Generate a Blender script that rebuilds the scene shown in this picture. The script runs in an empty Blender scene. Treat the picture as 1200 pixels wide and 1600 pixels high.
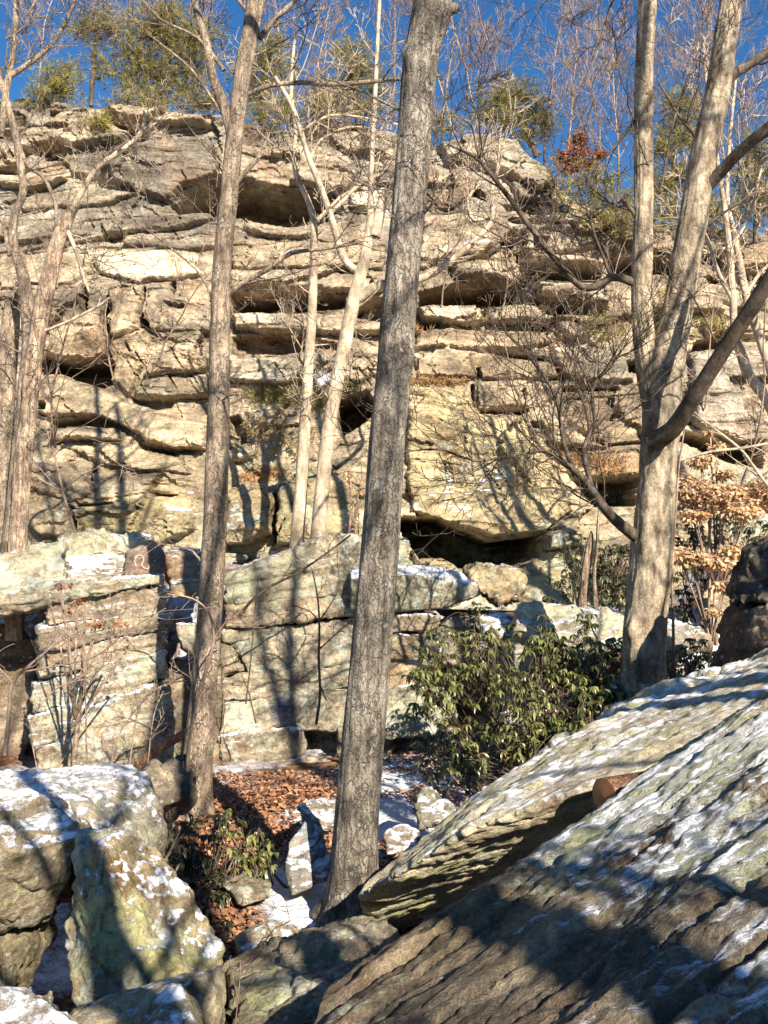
import bpy, bmesh, math, random
import numpy as np
from mathutils import Vector

# ---------------------------------------------------------------- camera, sky, sun, exposure
S = bpy.context.scene
COL = S.collection
EYE = np.array([0.0, 0.0, 2.5])
FPX = 1467.0                      # focal length in pixels of the 1200 x 1600 photograph
PITCH = math.radians(2.35)
cam_d = bpy.data.cameras.new('camera'); cam = bpy.data.objects.new('camera', cam_d); COL.objects.link(cam)
cam_d.sensor_fit = 'VERTICAL'; cam_d.sensor_height = 24.0; cam_d.sensor_width = 18.0
cam_d.lens = 24.0 * FPX / 1600.0
cam_d.clip_start = 0.05; cam_d.clip_end = 2000.0
cam.location = EYE; cam.rotation_euler = (math.pi / 2 + PITCH, 0, 0)
S.camera = cam

SUN_AZ = math.radians(26.0)       # sun stands behind the camera, this far to its right
SUN_EL = math.radians(32.0)
W = bpy.data.worlds.new('World'); S.world = W; W.use_nodes = True
nt = W.node_tree; nt.nodes.clear()
sky = nt.nodes.new('ShaderNodeTexSky'); sky.sky_type = 'NISHITA'; sky.sun_disc = False
sky.sun_elevation = SUN_EL; sky.sun_rotation = math.pi - SUN_AZ
sky.air_density = 1.0; sky.dust_density = 0.1; sky.ozone_density = 5.0; sky.altitude = 300
hs = nt.nodes.new('ShaderNodeHueSaturation'); hs.inputs['Saturation'].default_value = 1.2
bg = nt.nodes.new('ShaderNodeBackground'); bg.inputs[1].default_value = 0.060
wo = nt.nodes.new('ShaderNodeOutputWorld')
nt.links.new(sky.outputs[0], hs.inputs['Color']); nt.links.new(hs.outputs[0], bg.inputs[0]); nt.links.new(bg.outputs[0], wo.inputs[0])
sl = bpy.data.lights.new('sun', 'SUN'); sl.energy = 5.0; sl.angle = math.radians(0.4); sl.color = (1.0, 0.905, 0.76)
sun = bpy.data.objects.new('sun', sl); COL.objects.link(sun)
TO_SUN = Vector((math.sin(SUN_AZ) * math.cos(SUN_EL), -math.cos(SUN_AZ) * math.cos(SUN_EL), math.sin(SUN_EL)))
sun.rotation_euler = TO_SUN.to_track_quat('Z', 'Y').to_euler(); sun.location = TO_SUN * 40
S.view_settings.view_transform = 'Standard'; S.view_settings.look = 'None'
S.view_settings.exposure = 1.30; S.view_settings.gamma = 1.0; S.view_settings.use_curve_mapping = False
S.render.engine = 'CYCLES'
S.cycles.max_bounces = 5; S.cycles.diffuse_bounces = 2; S.cycles.glossy_bounces = 2
S.cycles.transparent_max_bounces = 4; S.cycles.use_denoising = True

# ---------------------------------------------------------------- numbers: pixel to place, noise
CP, SP = math.cos(PITCH), math.sin(PITCH)
def ray(px, py):
    cx, cy = (px - 600.0) / FPX, (800.0 - py) / FPX
    d = np.array([cx, CP - SP * cy, SP + CP * cy])
    return d / d[1]
def at(px, py, Y):
    return EYE + ray(px, py) * Y

_r = np.random.RandomState(7)
_perm = np.concatenate([_r.permutation(256)] * 3).astype(np.int64)
_g = _r.normal(size=(256, 3)); _g /= np.linalg.norm(_g, axis=1)[:, None]
def noise(p, seed=0):
    p = np.asarray(p, float) + seed * 17.31
    i = np.floor(p).astype(np.int64); f = p - i
    u = f * f * f * (f * (f * 6 - 15) + 10)
    i &= 255
    out = 0
    for dx in (0, 1):
        wx = u[:, 0] if dx else 1 - u[:, 0]
        a = _perm[(i[:, 0] + dx) & 255]
        for dy in (0, 1):
            wy = u[:, 1] if dy else 1 - u[:, 1]
            b = _perm[(a + i[:, 1] + dy) & 255]
            for dz in (0, 1):
                wz = u[:, 2] if dz else 1 - u[:, 2]
                g = _g[_perm[(b + i[:, 2] + dz) & 255]]
                out = out + wx * wy * wz * (g[:, 0] * (f[:, 0] - dx) + g[:, 1] * (f[:, 1] - dy) + g[:, 2] * (f[:, 2] - dz))
    return out * 1.6
def fbm(p, octv=4, seed=0, gain=0.5):
    p = np.asarray(p, float); s = 0; a = 1.0; t = 0
    for k in range(octv):
        s = s + a * noise(p * (2.03 ** k), seed + k * 3); t += a; a *= gain
    return s / t * 1.3
def facets(p, seed, tilt=1.0):
    """broken-rock relief: each cell of a jittered lattice is a tilted plane"""
    i0 = np.floor(p).astype(np.int64); best = np.full(len(p), 1e9); out = np.zeros(len(p)); d3 = p.shape[1] == 3
    rg = np.random.RandomState(seed); J = rg.rand(4096, 3); A = rg.rand(4096) - .5; G = (rg.rand(4096, 3) - .5) * 2 * tilt
    for dx in (-1, 0, 1):
        for dy in (-1, 0, 1):
            for dz in ((-1, 0, 1) if d3 else (0,)):
                c = i0 + (np.array([dx, dy, dz]) if d3 else np.array([dx, dy])); h = (c[:, 0] * 73 + c[:, 1] * 1013 + (c[:, 2] * 331 if d3 else 0)) & 4095
                q = c + J[h][:, :p.shape[1]]; e = p - q; dd = (e * e).sum(1); v = A[h] + (e * G[h][:, :p.shape[1]]).sum(1)
                m = dd < best; best = np.where(m, dd, best); out = np.where(m, v, out)
    return out
def sstep(a, b, x):
    t = np.clip((x - a) / (b - a), 0, 1); return t * t * (3 - 2 * t)
def hash1(i, seed=0):
    x = np.sin((np.asarray(i, float) + seed * 13.7) * 127.1) * 43758.5453
    return x - np.floor(x)

# ---------------------------------------------------------------- objects
def mesh_np(name, v, f, mat, smooth=True, attrs=None):
    """v: n x 3, f: list of index arrays (m x 3 / m x 4)"""
    me = bpy.data.meshes.new(name)
    fs = f if isinstance(f, (list, tuple)) else [f]
    fs = [np.asarray(a, np.int32) for a in fs if len(a)]
    me.vertices.add(len(v)); me.vertices.foreach_set('co', np.asarray(v, np.float32).ravel())
    loops = np.concatenate([a.ravel() for a in fs])
    tot = np.concatenate([np.full(len(a), a.shape[1], np.int32) for a in fs])
    st = np.concatenate([[0], np.cumsum(tot)[:-1]]).astype(np.int32)
    me.loops.add(len(loops)); me.loops.foreach_set('vertex_index', loops)
    me.polygons.add(len(tot)); me.polygons.foreach_set('loop_start', st)
    me.polygons.foreach_set('loop_total', tot)
    me.polygons.foreach_set('use_smooth', np.full(len(tot), smooth))
    me.update(calc_edges=True)
    for k, a in (attrs or {}).items():
        a = np.asarray(a, np.float32)
        if k == 'gco':
            at_ = me.attributes.new(k, 'FLOAT_VECTOR', 'POINT'); at_.data.foreach_set('vector', a.ravel())
        elif a.ndim == 2:
            at_ = me.attributes.new(k, 'FLOAT_COLOR', 'POINT')
            at_.data.foreach_set('color', np.concatenate([a, np.ones((len(a), 1), np.float32)], 1).ravel())
        else:
            at_ = me.attributes.new(k, 'FLOAT', 'POINT'); at_.data.foreach_set('value', a)
    if mat: me.materials.append(mat)
    return me
def link(name, me, parent=None, loc=None):
    o = bpy.data.objects.new(name, me); COL.objects.link(o)
    if loc is not None: o.location = loc
    if parent is not None: o.parent = parent
    return o
def tag(o, label=None, cat=None, group=None, kind=None):
    for k, v in (('label', label), ('category', cat), ('group', group), ('kind', kind)):
        if v: o[k] = v
    return o
def empty(name, loc, label, cat, group=None):
    o = link(name, None, None, loc); o.empty_display_size = 0.2
    return tag(o, label, cat, group)

# ---------------------------------------------------------------- materials
def nodes(name):
    m = bpy.data.materials.new(name); m.use_nodes = True
    t = m.node_tree; t.nodes.clear()
    o = t.nodes.new('ShaderNodeOutputMaterial'); b = t.nodes.new('ShaderNodeBsdfPrincipled')
    t.links.new(b.outputs[0], o.inputs[0])
    b.inputs['Specular IOR Level'].default_value = 0.25
    return m, t, b
class NT:
    def __init__(s, t): s.t = t; s.co = None
    def n(s, ty, **kw):
        x = s.t.nodes.new(ty)
        for k, v in kw.items(): setattr(x, k, v)
        return x
    def L(s, a, b): s.t.links.new(a, b)
    def obj(s):
        if s.co is None: s.co = s.n('ShaderNodeTexCoord').outputs['Object']
        return s.co
    def noise(s, scale, detail=6, rough=0.6, stretch=None, dist=0.0, vec=None):
        x = s.n('ShaderNodeTexNoise'); x.inputs['Scale'].default_value = scale
        x.inputs['Detail'].default_value = detail; x.inputs['Roughness'].default_value = rough
        x.inputs['Distortion'].default_value = dist
        if stretch:
            m = s.n('ShaderNodeMapping'); m.inputs['Scale'].default_value = stretch[:3]
            if len(stretch) > 3: m.inputs['Rotation'].default_value = stretch[3:]
            s.L(s.obj(), m.inputs[0]); s.L(m.outputs[0], x.inputs[0])
        else: s.L(vec if vec is not None else s.obj(), x.inputs[0])
        return x.outputs[0]
    def ramp(s, v, a, b, ca=(0, 0, 0), cb=(1, 1, 1), mid=None):
        r = s.n('ShaderNodeValToRGB'); e = r.color_ramp.elements
        e[0].position = a; e[0].color = (*ca, 1); e[1].position = b; e[1].color = (*cb, 1)
        if mid:
            q = e.new(mid[0]); q.color = (*mid[1], 1)
        s.L(v, r.inputs[0]); return r.outputs[0]
    def mix(s, f, a, b, mode='MIX'):
        x = s.n('ShaderNodeMix', data_type='RGBA', blend_type=mode)
        for i, v in ((0, f), (6, a), (7, b)):
            if isinstance(v, (int, float)): x.inputs[i].default_value = v
            elif isinstance(v, tuple): x.inputs[i].default_value = (*v, 1)
            else: s.L(v, x.inputs[i])
        return x.outputs[2]
    def math(s, op, a, b=None, c=None):
        x = s.n('ShaderNodeMath', operation=op)
        for i, v in enumerate((a, b, c)):
            if v is None: continue
            if isinstance(v, (int, float)): x.inputs[i].default_value = v
            else: s.L(v, x.inputs[i])
        return x.outputs[0]
    def attr(s, name):
        a = s.n('ShaderNodeAttribute', attribute_name=name); return a
    def bump(s, h, dist, strength=1.0, prev=None):
        b = s.n('ShaderNodeBump'); b.inputs['Distance'].default_value = dist; b.inputs['Strength'].default_value = strength
        s.L(h, b.inputs['Height'])
        if prev is not None: s.L(prev, b.inputs['Normal'])
        return b.outputs[0]

def rock_material(name, sc, strata_rot=(0, 0, 0), bump=0.03, lich=(0.42, 0.43, 0.22), streak=0.5, spots=0.6):
    m, t, b = nodes(name); N = NT(t)
    col = N.attr('Col').outputs['Color']
    big = N.noise(sc * 0.35, 5, 0.6); mid = N.noise(sc, 8, 0.68); fine = N.noise(sc * 5, 5, 0.7)
    gco = N.attr('gco').outputs['Vector']
    lay = N.noise(sc * 0.55, 8, 0.68, None, 0.25, gco)
    c = N.mix(1.0, col, N.ramp(mid, 0.25, 0.78, (0.36, 0.35, 0.34), (1.60, 1.55, 1.46)), 'MULTIPLY')
    c = N.mix(streak, c, N.mix(1.0, c, N.ramp(lay, 0.33, 0.68, (0.30, 0.285, 0.27), (1.50, 1.46, 1.40)), 'MULTIPLY'))
    c = N.mix(N.math('MULTIPLY', N.ramp(big, 0.52, 0.66), 0.55), c, (0.17, 0.10, 0.055))
    c = N.mix(1.0, c, N.ramp(fine, 0.3, 0.7, (0.55, 0.55, 0.55), (1.38, 1.36, 1.32)), 'MULTIPLY')
    dk = N.noise(sc * 2.6, 9, 0.78, None, 0.4)
    c = N.mix(N.math('MULTIPLY', N.ramp(dk, 0.60, 0.68), 0.75), c, (0.045, 0.04, 0.035))
    mic = N.noise(sc * 15, 4, 0.75); c = N.mix(1.0, c, N.ramp(mic, 0.32, 0.68, (0.60, 0.59, 0.58), (1.36, 1.35, 1.33)), 'MULTIPLY')
    vs = N.n('ShaderNodeTexVoronoi'); vs.inputs['Scale'].default_value = sc * 2.6; N.L(N.obj(), vs.inputs['Vector']); vr = N.n('ShaderNodeSeparateColor'); N.L(vs.outputs['Color'], vr.inputs[0])
    ls = N.math('MULTIPLY', N.ramp(N.math('ADD', vs.outputs['Distance'], N.math('MULTIPLY', mic, .35)), 0.36, 0.46, (1, 1, 1), (0, 0, 0)), N.ramp(vr.outputs[0], 0.62, 0.66)); c = N.mix(N.math('MULTIPLY', ls, spots), c, (0.40, 0.40, 0.33))
    la = N.attr('lichen').outputs['Fac']; ln = N.noise(sc * 1.7, 9, 0.72, None, 0.3)
    lm = N.ramp(N.math('SUBTRACT', N.math('ADD', la, ln), .30), 0.66, 0.76)
    lc = N.mix(N.ramp(fine, 0.35, 0.65), tuple(0.62 * x for x in lich), lich)
    lc = N.mix(N.ramp(big, 0.45, 0.6), lc, (0.45, 0.46, 0.38))
    c = N.mix(N.math('MULTIPLY', lm, 0.85), c, lc)
    sa = N.attr('snow').outputs['Fac']; sn = N.noise(sc * 2.4, 9, 0.72, None, 0.1, gco)
    sm = N.ramp(N.math('SUBTRACT', N.math('ADD', N.math('ADD', sa, N.math('MULTIPLY', sn, 1.25)), N.math('MULTIPLY', N.noise(sc * 18, 5, .75), .45)), .70), .545, .715)
    c = N.mix(N.math('MULTIPLY', sm, .92), c, (0.76, 0.78, 0.82))
    N.L(c, b.inputs['Base Color']); b.inputs['Roughness'].default_value = 0.85
    h = N.math('ADD', N.math('MULTIPLY', mid, 0.8), N.math('ADD', N.math('ADD', N.math('MULTIPLY', fine, 0.30), N.math('MULTIPLY', mic, .12)), N.math('MULTIPLY', lay, 1.1)))
    h = N.math('ADD', h, N.math('MULTIPLY', lm, 0.10))
    h = N.math('ADD', N.math('MULTIPLY', h, N.math('SUBTRACT', 1.0, N.math('MULTIPLY', sm, 0.75))), N.math('MULTIPLY', sm, 0.75))
    N.L(N.bump(h, bump, 0.9), b.inputs['Normal'])
    return m
M = {}
M['cliff'] = rock_material('cliff_rock', 2.6, (0.0, 0.07, 0), 0.11, (0.40, 0.37, 0.20), 0.85, 0.0)
M['rock'] = rock_material('mossy_rock', 5.0, (0.0, -0.14, 0), 0.06, (0.43, 0.43, 0.29), 0.85)
M['near'] = rock_material('lichen_rock', 9.0, (0.3, -0.45, 0.4), 0.045, (0.46, 0.45, 0.22), 0.65, .8)
M['bottom'] = rock_material('brown_rock', 9.0, (0.5, -0.45, 0.5), 0.06, (0.36, 0.37, 0.22), 0.8, .25)

def bark_material(name, dark, light, sc=8.0, vert=0.16, bump=0.02, moss=None, lent=0.0, patch=(0.5, 0.5, 0.46), crack=0.0):
    m, t, b = nodes(name); N = NT(t)
    fis = N.noise(sc * 2.2, 7, 0.65, (1, 1, vert), 0.4)
    big = N.noise(sc * 0.4, 5, 0.6); fine = N.noise(sc * 9, 4, 0.7)
    c = N.ramp(fis, 0.32, 0.66, dark, light)
    c = N.mix(1.0, c, N.ramp(big, 0.36, 0.62, (0.48, 0.47, 0.46), (1.30, 1.27, 1.22)), 'MULTIPLY')
    c = N.mix(1.0, c, N.ramp(fine, 0.3, 0.7, (0.58, 0.58, 0.58), (1.36, 1.34, 1.30)), 'MULTIPLY')
    lp = N.noise(sc * 0.9, 9, 0.75)
    c = N.mix(N.math('MULTIPLY', N.ramp(lp, 0.57, 0.66), 0.7), c, patch)
    h = fis
    if crack:
        mp = N.n('ShaderNodeMapping'); mp.inputs['Scale'].default_value = (1, 1, vert * 1.9); vo = N.n('ShaderNodeTexVoronoi', feature='DISTANCE_TO_EDGE'); vo.inputs['Scale'].default_value = sc * 3.6
        ad = N.n('ShaderNodeVectorMath', operation='ADD'); nn = N.n('ShaderNodeTexNoise'); nn.inputs['Scale'].default_value = sc * 1.5; nn.inputs['Detail'].default_value = 5; N.L(N.obj(), nn.inputs[0])
        sv = N.n('ShaderNodeVectorMath', operation='SCALE'); sv.inputs['Scale'].default_value = .12; N.L(nn.outputs[1], sv.inputs[0]); N.L(N.obj(), ad.inputs[0]); N.L(sv.outputs[0], ad.inputs[1]); N.L(ad.outputs[0], mp.inputs[0]); N.L(mp.outputs[0], vo.inputs['Vector'])
        ck = N.ramp(vo.outputs['Distance'], 0.0, 0.11, (1, 1, 1), (0, 0, 0)); ck = N.math('MULTIPLY', ck, N.ramp(lp, .40, .58)); c = N.mix(N.math('MULTIPLY', ck, crack), c, tuple(.30 * x for x in dark))
        h = N.math('SUBTRACT', fis, N.math('MULTIPLY', ck, .6))
    if lent:
        le = N.noise(sc * 3.0, 4, 0.6, (0.35, 0.35, 5.0), 0.2)
        c = N.mix(N.math('MULTIPLY', N.ramp(le, 0.56, 0.66), lent), c, tuple(0.35 * x for x in dark))
        h = N.math('ADD', N.math('MULTIPLY', fis, 0.6), N.math('MULTIPLY', le, -0.12))
    if moss:
        c = N.mix(N.ramp(N.noise(sc * 0.7, 6, 0.7), 0.6, 0.72), c, moss)
    N.L(c, b.inputs['Base Color']); b.inputs['Roughness'].default_value = 0.8
    N.L(N.bump(N.math('ADD', h, N.math('MULTIPLY', fine, 0.30)), bump, 1.0), b.inputs['Normal'])
    return m
M['bark_grey'] = bark_material('grey_bark', (0.075, 0.062, 0.05), (0.35, 0.31, 0.26), 9.0, 0.14, 0.03, None, 0, (0.43, 0.42, 0.37), .30)
M['bark_tan'] = bark_material('tan_bark', (0.12, 0.085, 0.06), (0.40, 0.325, 0.25), 9.0, 0.16, 0.018, None, 0, (0.42, 0.39, 0.33), .7)
M['bark_birch'] = bark_material('birch_bark', (0.085, 0.06, 0.04), (0.50, 0.42, 0.31), 6.0, 0.40, 0.024, None, 0.12, (0.60, 0.54, 0.43), .35)
M['bark_pale'] = bark_material('pale_bark', (0.30, 0.23, 0.16), (0.60, 0.50, 0.38), 7.0, 0.3, 0.010, None, 0.5, (0.62, 0.57, 0.48))
M['bark_dark'] = bark_material('dark_bark', (0.035, 0.027, 0.02), (0.15, 0.115, 0.085), 9.0, 0.3, 0.01, None, 0.3, (0.2, 0.2, 0.17))
M['bark_pink'] = bark_material('twig_bark', (0.18, 0.125, 0.095), (0.36, 0.27, 0.215), 5.0, 0.3, 0.004)
M['snag'] = bark_material('weathered_snag', (0.16, 0.09, 0.06), (0.56, 0.45, 0.34), 12.0, 0.08, 0.02, None, 0, (0.55, 0.46, 0.36), .6)
M['bark_red'] = bark_material('rotten_wood', (0.09, 0.042, 0.026), (0.36, 0.20, 0.125), 14.0, 0.10, 0.02, None, 0, (0.42, 0.33, 0.25), .5)
def leaf_material(name, ca, cb, rough=0.5, trans=0.25, sc=9.0, spec=0.3, dead=None):
    m, t, b = nodes(name); N = NT(t)
    g = N.n('ShaderNodeNewGeometry').outputs['Random Per Island']
    c = N.mix(g, ca, cb)
    if dead: c = N.mix(N.ramp(N.noise(3.5, 4, .7), .58, .66), c, dead)
    c = N.mix(1.0, c, N.ramp(N.noise(sc, 3, 0.6), 0.3, 0.7, (0.7, 0.7, 0.7), (1.25, 1.25, 1.25)), 'MULTIPLY')
    N.L(c, b.inputs['Base Color']); b.inputs['Roughness'].default_value = rough
    b.inputs['Specular IOR Level'].default_value = spec
    tr = N.n('ShaderNodeBsdfTranslucent'); N.L(c, tr.inputs[0])
    mx = N.n('ShaderNodeMixShader'); mx.inputs[0].default_value = trans
    N.L(b.outputs[0], mx.inputs[1]); N.L(tr.outputs[0], mx.inputs[2])
    o = [x for x in t.nodes if x.type == 'OUTPUT_MATERIAL'][0]
    N.L(mx.outputs[0], o.inputs[0])
    return m
M['laurel'] = leaf_material('evergreen_leaf', (0.04, 0.055, 0.016), (0.24, 0.24, 0.08), 0.28, 0.12, 3.0, 0.7, (0.19, 0.12, 0.05))
M['laurel_dark'] = leaf_material('dark_leaf', (0.022, 0.03, 0.012), (0.07, 0.075, 0.03), 0.4, 0.1, 3.0, 0.5)
M['needles'] = leaf_material('pine_needles', (0.15, 0.14, 0.042), (0.37, 0.31, 0.12), 0.6, 0.25, 1.2)
M['needles_y'] = leaf_material('juniper_needles', (0.18, 0.165, 0.035), (0.38, 0.33, 0.10), 0.6, 0.25, 1.5)
M['beech'] = leaf_material('dry_beech_leaf', (0.44, 0.25, 0.12), (0.72, 0.52, 0.32), 0.6, 0.35, 4.0)
M['oak_red'] = leaf_material('dry_oak_leaf', (0.22, 0.06, 0.025), (0.40, 0.15, 0.06), 0.6, 0.3, 4.0)
M['litter'] = leaf_material('fallen_leaf', (0.15, 0.07, 0.035), (0.52, 0.27, 0.15), 0.7, 0.1, 4.0)
M['grass'] = leaf_material('dry_grass', (0.17, 0.15, 0.045), (0.36, 0.28, 0.11), 0.7, 0.25, 2.0)
M['grass_o'] = leaf_material('orange_grass', (0.26, 0.13, 0.05), (0.46, 0.28, 0.12), 0.7, 0.25, 2.0)

def ground_material():
    m, t, b = nodes('leaf_litter_ground'); N = NT(t)
    v = N.n('ShaderNodeTexVoronoi'); v.inputs['Scale'].default_value = 16.0; N.L(N.obj(), v.inputs['Vector'])
    vc = N.n('ShaderNodeSeparateColor'); N.L(v.outputs['Color'], vc.inputs[0])
    c = N.ramp(vc.outputs[0], 0.0, 1.0, (0.10, 0.045, 0.022), (0.36, 0.19, 0.09), (0.5, (0.22, 0.10, 0.045)))
    c = N.mix(N.ramp(N.noise(2.5, 6, 0.6), 0.45, 0.62), c, (0.06, 0.04, 0.025))
    sa = N.attr('snow').outputs['Fac']; sn = N.noise(9.0, 8, 0.8)
    sm = N.ramp(N.math('SUBTRACT', N.math('ADD', N.math('ADD', sa, N.math('MULTIPLY', sn, .85)), N.math('MULTIPLY', N.noise(60, 4, .7), .5)), .45), .62, .82)
    c = N.mix(N.math('MULTIPLY', sm, .92), c, (0.80, 0.82, 0.86))
    N.L(c, b.inputs['Base Color']); b.inputs['Roughness'].default_value = 0.9
    h = N.math('ADD', N.math('MULTIPLY', v.outputs['Distance'], 0.6), N.math('ADD', N.noise(12, 6, 0.7), N.math('MULTIPLY', sm, 0.3)))
    N.L(N.bump(h, 0.04, 1.0), b.inputs['Normal'])
    return m
M['ground'] = ground_material()

# ---------------------------------------------------------------- ground
def ground_z(x, y):
    x = np.asarray(x, float); y = np.asarray(y, float)
    z = 0.85 * sstep(5.2, 2.0, y) - 0.25 * sstep(1.0, -30.0, y)
    z = z + sstep(0.9, 2.9, x) * sstep(5.0, 8.5, y) * 1.05
    z = z + 1.9 * sstep(11.6, 13.6, y + 0.22 * x) * (1 - 0.45 * sstep(0.9, 2.9, x)) + 0.35 * sstep(13, 18, y)
    z = z - 1.0 * sstep(.2, 1.2, x) * sstep(6.5, 5.0, x) * sstep(11.8, 13.5, y)
    z = z + 0.06 * noise(np.stack([x * 0.9, y * 0.9, x * 0], -1).reshape(-1, 3), 5).reshape(x.shape)
    return z
SNOWY = ((625, 1200, 10.3, .35, .8, .45), (470, 1400, 6.7, .35, .5, .55), (430, 1330, 7.6, .2, .5, .4), (560, 1200, 10.5, .5, .3, .3),
         (480, 1250, 9.0, .45, .25, .5), (620, 1260, 8.8, .25, .6, .5), (400, 1230, 9.3, .5, .5, -.40), (380, 1290, 8.0, .5, .6, -.4), (420, 1450, 6.0, .3, .3, -.25))
def snow_patch(x, y):
    o = 0 * x
    for px, py, D, rx, ry, a in SNOWY:
        q = at(px, py, D); o = o + a * np.exp(-(((x - q[0]) / rx) ** 2 + ((y - q[1]) / ry) ** 2))
    return o
def ground():
    def axis(lo, a, b, hi, step):
        mid = np.arange(a, b + step / 2, step)
        l = a - np.geomspace(step, a - lo, 26)[::-1]; r = b + np.geomspace(step, hi - b, 26)
        return np.concatenate([l, mid, r])
    xs = axis(-240, -8, 8, 240, 0.06); ys = axis(-240, 3.0, 14, 25, 0.06)
    X, Y = np.meshgrid(xs, ys); P = np.stack([X.ravel(), Y.ravel(), 0 * X.ravel()], -1)
    Z = ground_z(X, Y).ravel() + 0.022 * fbm(P * 4, 3, 9)
    v = np.stack([X.ravel(), Y.ravel(), Z], -1)
    nx, ny = len(xs), len(ys)
    i = (np.arange(ny - 1)[:, None] * nx + np.arange(nx - 1)[None]).ravel()
    f = np.stack([i, i + 1, i + nx + 1, i + nx], -1)
    sn = 0.45 + 0.38 * fbm(P * 0.9, 3, 21)
    sn = np.minimum(sn + snow_patch(X.ravel(), Y.ravel()), .66)
    me = mesh_np('forest_floor', v, f, M['ground'], True, {'snow': sn})
    o = link('ground', me); tag(o, 'forest floor of brown fallen leaves and thin snow', None, None, 'structure')
    return o
ground()

# ---------------------------------------------------------------- cliff
CY0, CSL = 18.0, 0.46             # distance of the cliff at eye height, backward lean per metre of height
def cliff_xz(px, py):
    r = ray(px, py); Y = CY0 / (1 - CSL * r[2])
    return np.array([r[0] * Y, EYE[2] + r[2] * Y])
def poly_sd(P, poly):
    """signed distance, positive inside"""
    n = len(poly); d = np.full(len(P), 1e9); ins = np.zeros(len(P), bool)
    for i in range(n):
        a, b = poly[i], poly[(i + 1) % n]; e = b - a; w = P - a
        t = np.clip((w @ e) / max(e @ e, 1e-9), 0, 1)
        d = np.minimum(d, np.hypot(*(w - t[:, None] * e).T))
        c = (a[1] > P[:, 1]) != (b[1] > P[:, 1])
        xi = a[0] + (P[:, 1] - a[1]) * (b[0] - a[0]) / (b[1] - a[1] + 1e-12)
        ins ^= c & (P[:, 0] < xi)
    return np.where(ins, d, -d)
PALE, WHITE, GREY, RECESS_SHADE, TAN, BROWN, YEL, OCH, MID = (.50, .43, .33), (.78, .70, .57), (.185, .17, .145), (.21, .17, .13), (.43, .34, .235), (.24, .16, .10), (.44, .375, .22), (.45, .33, .17), (.43, .365, .28)
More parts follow.
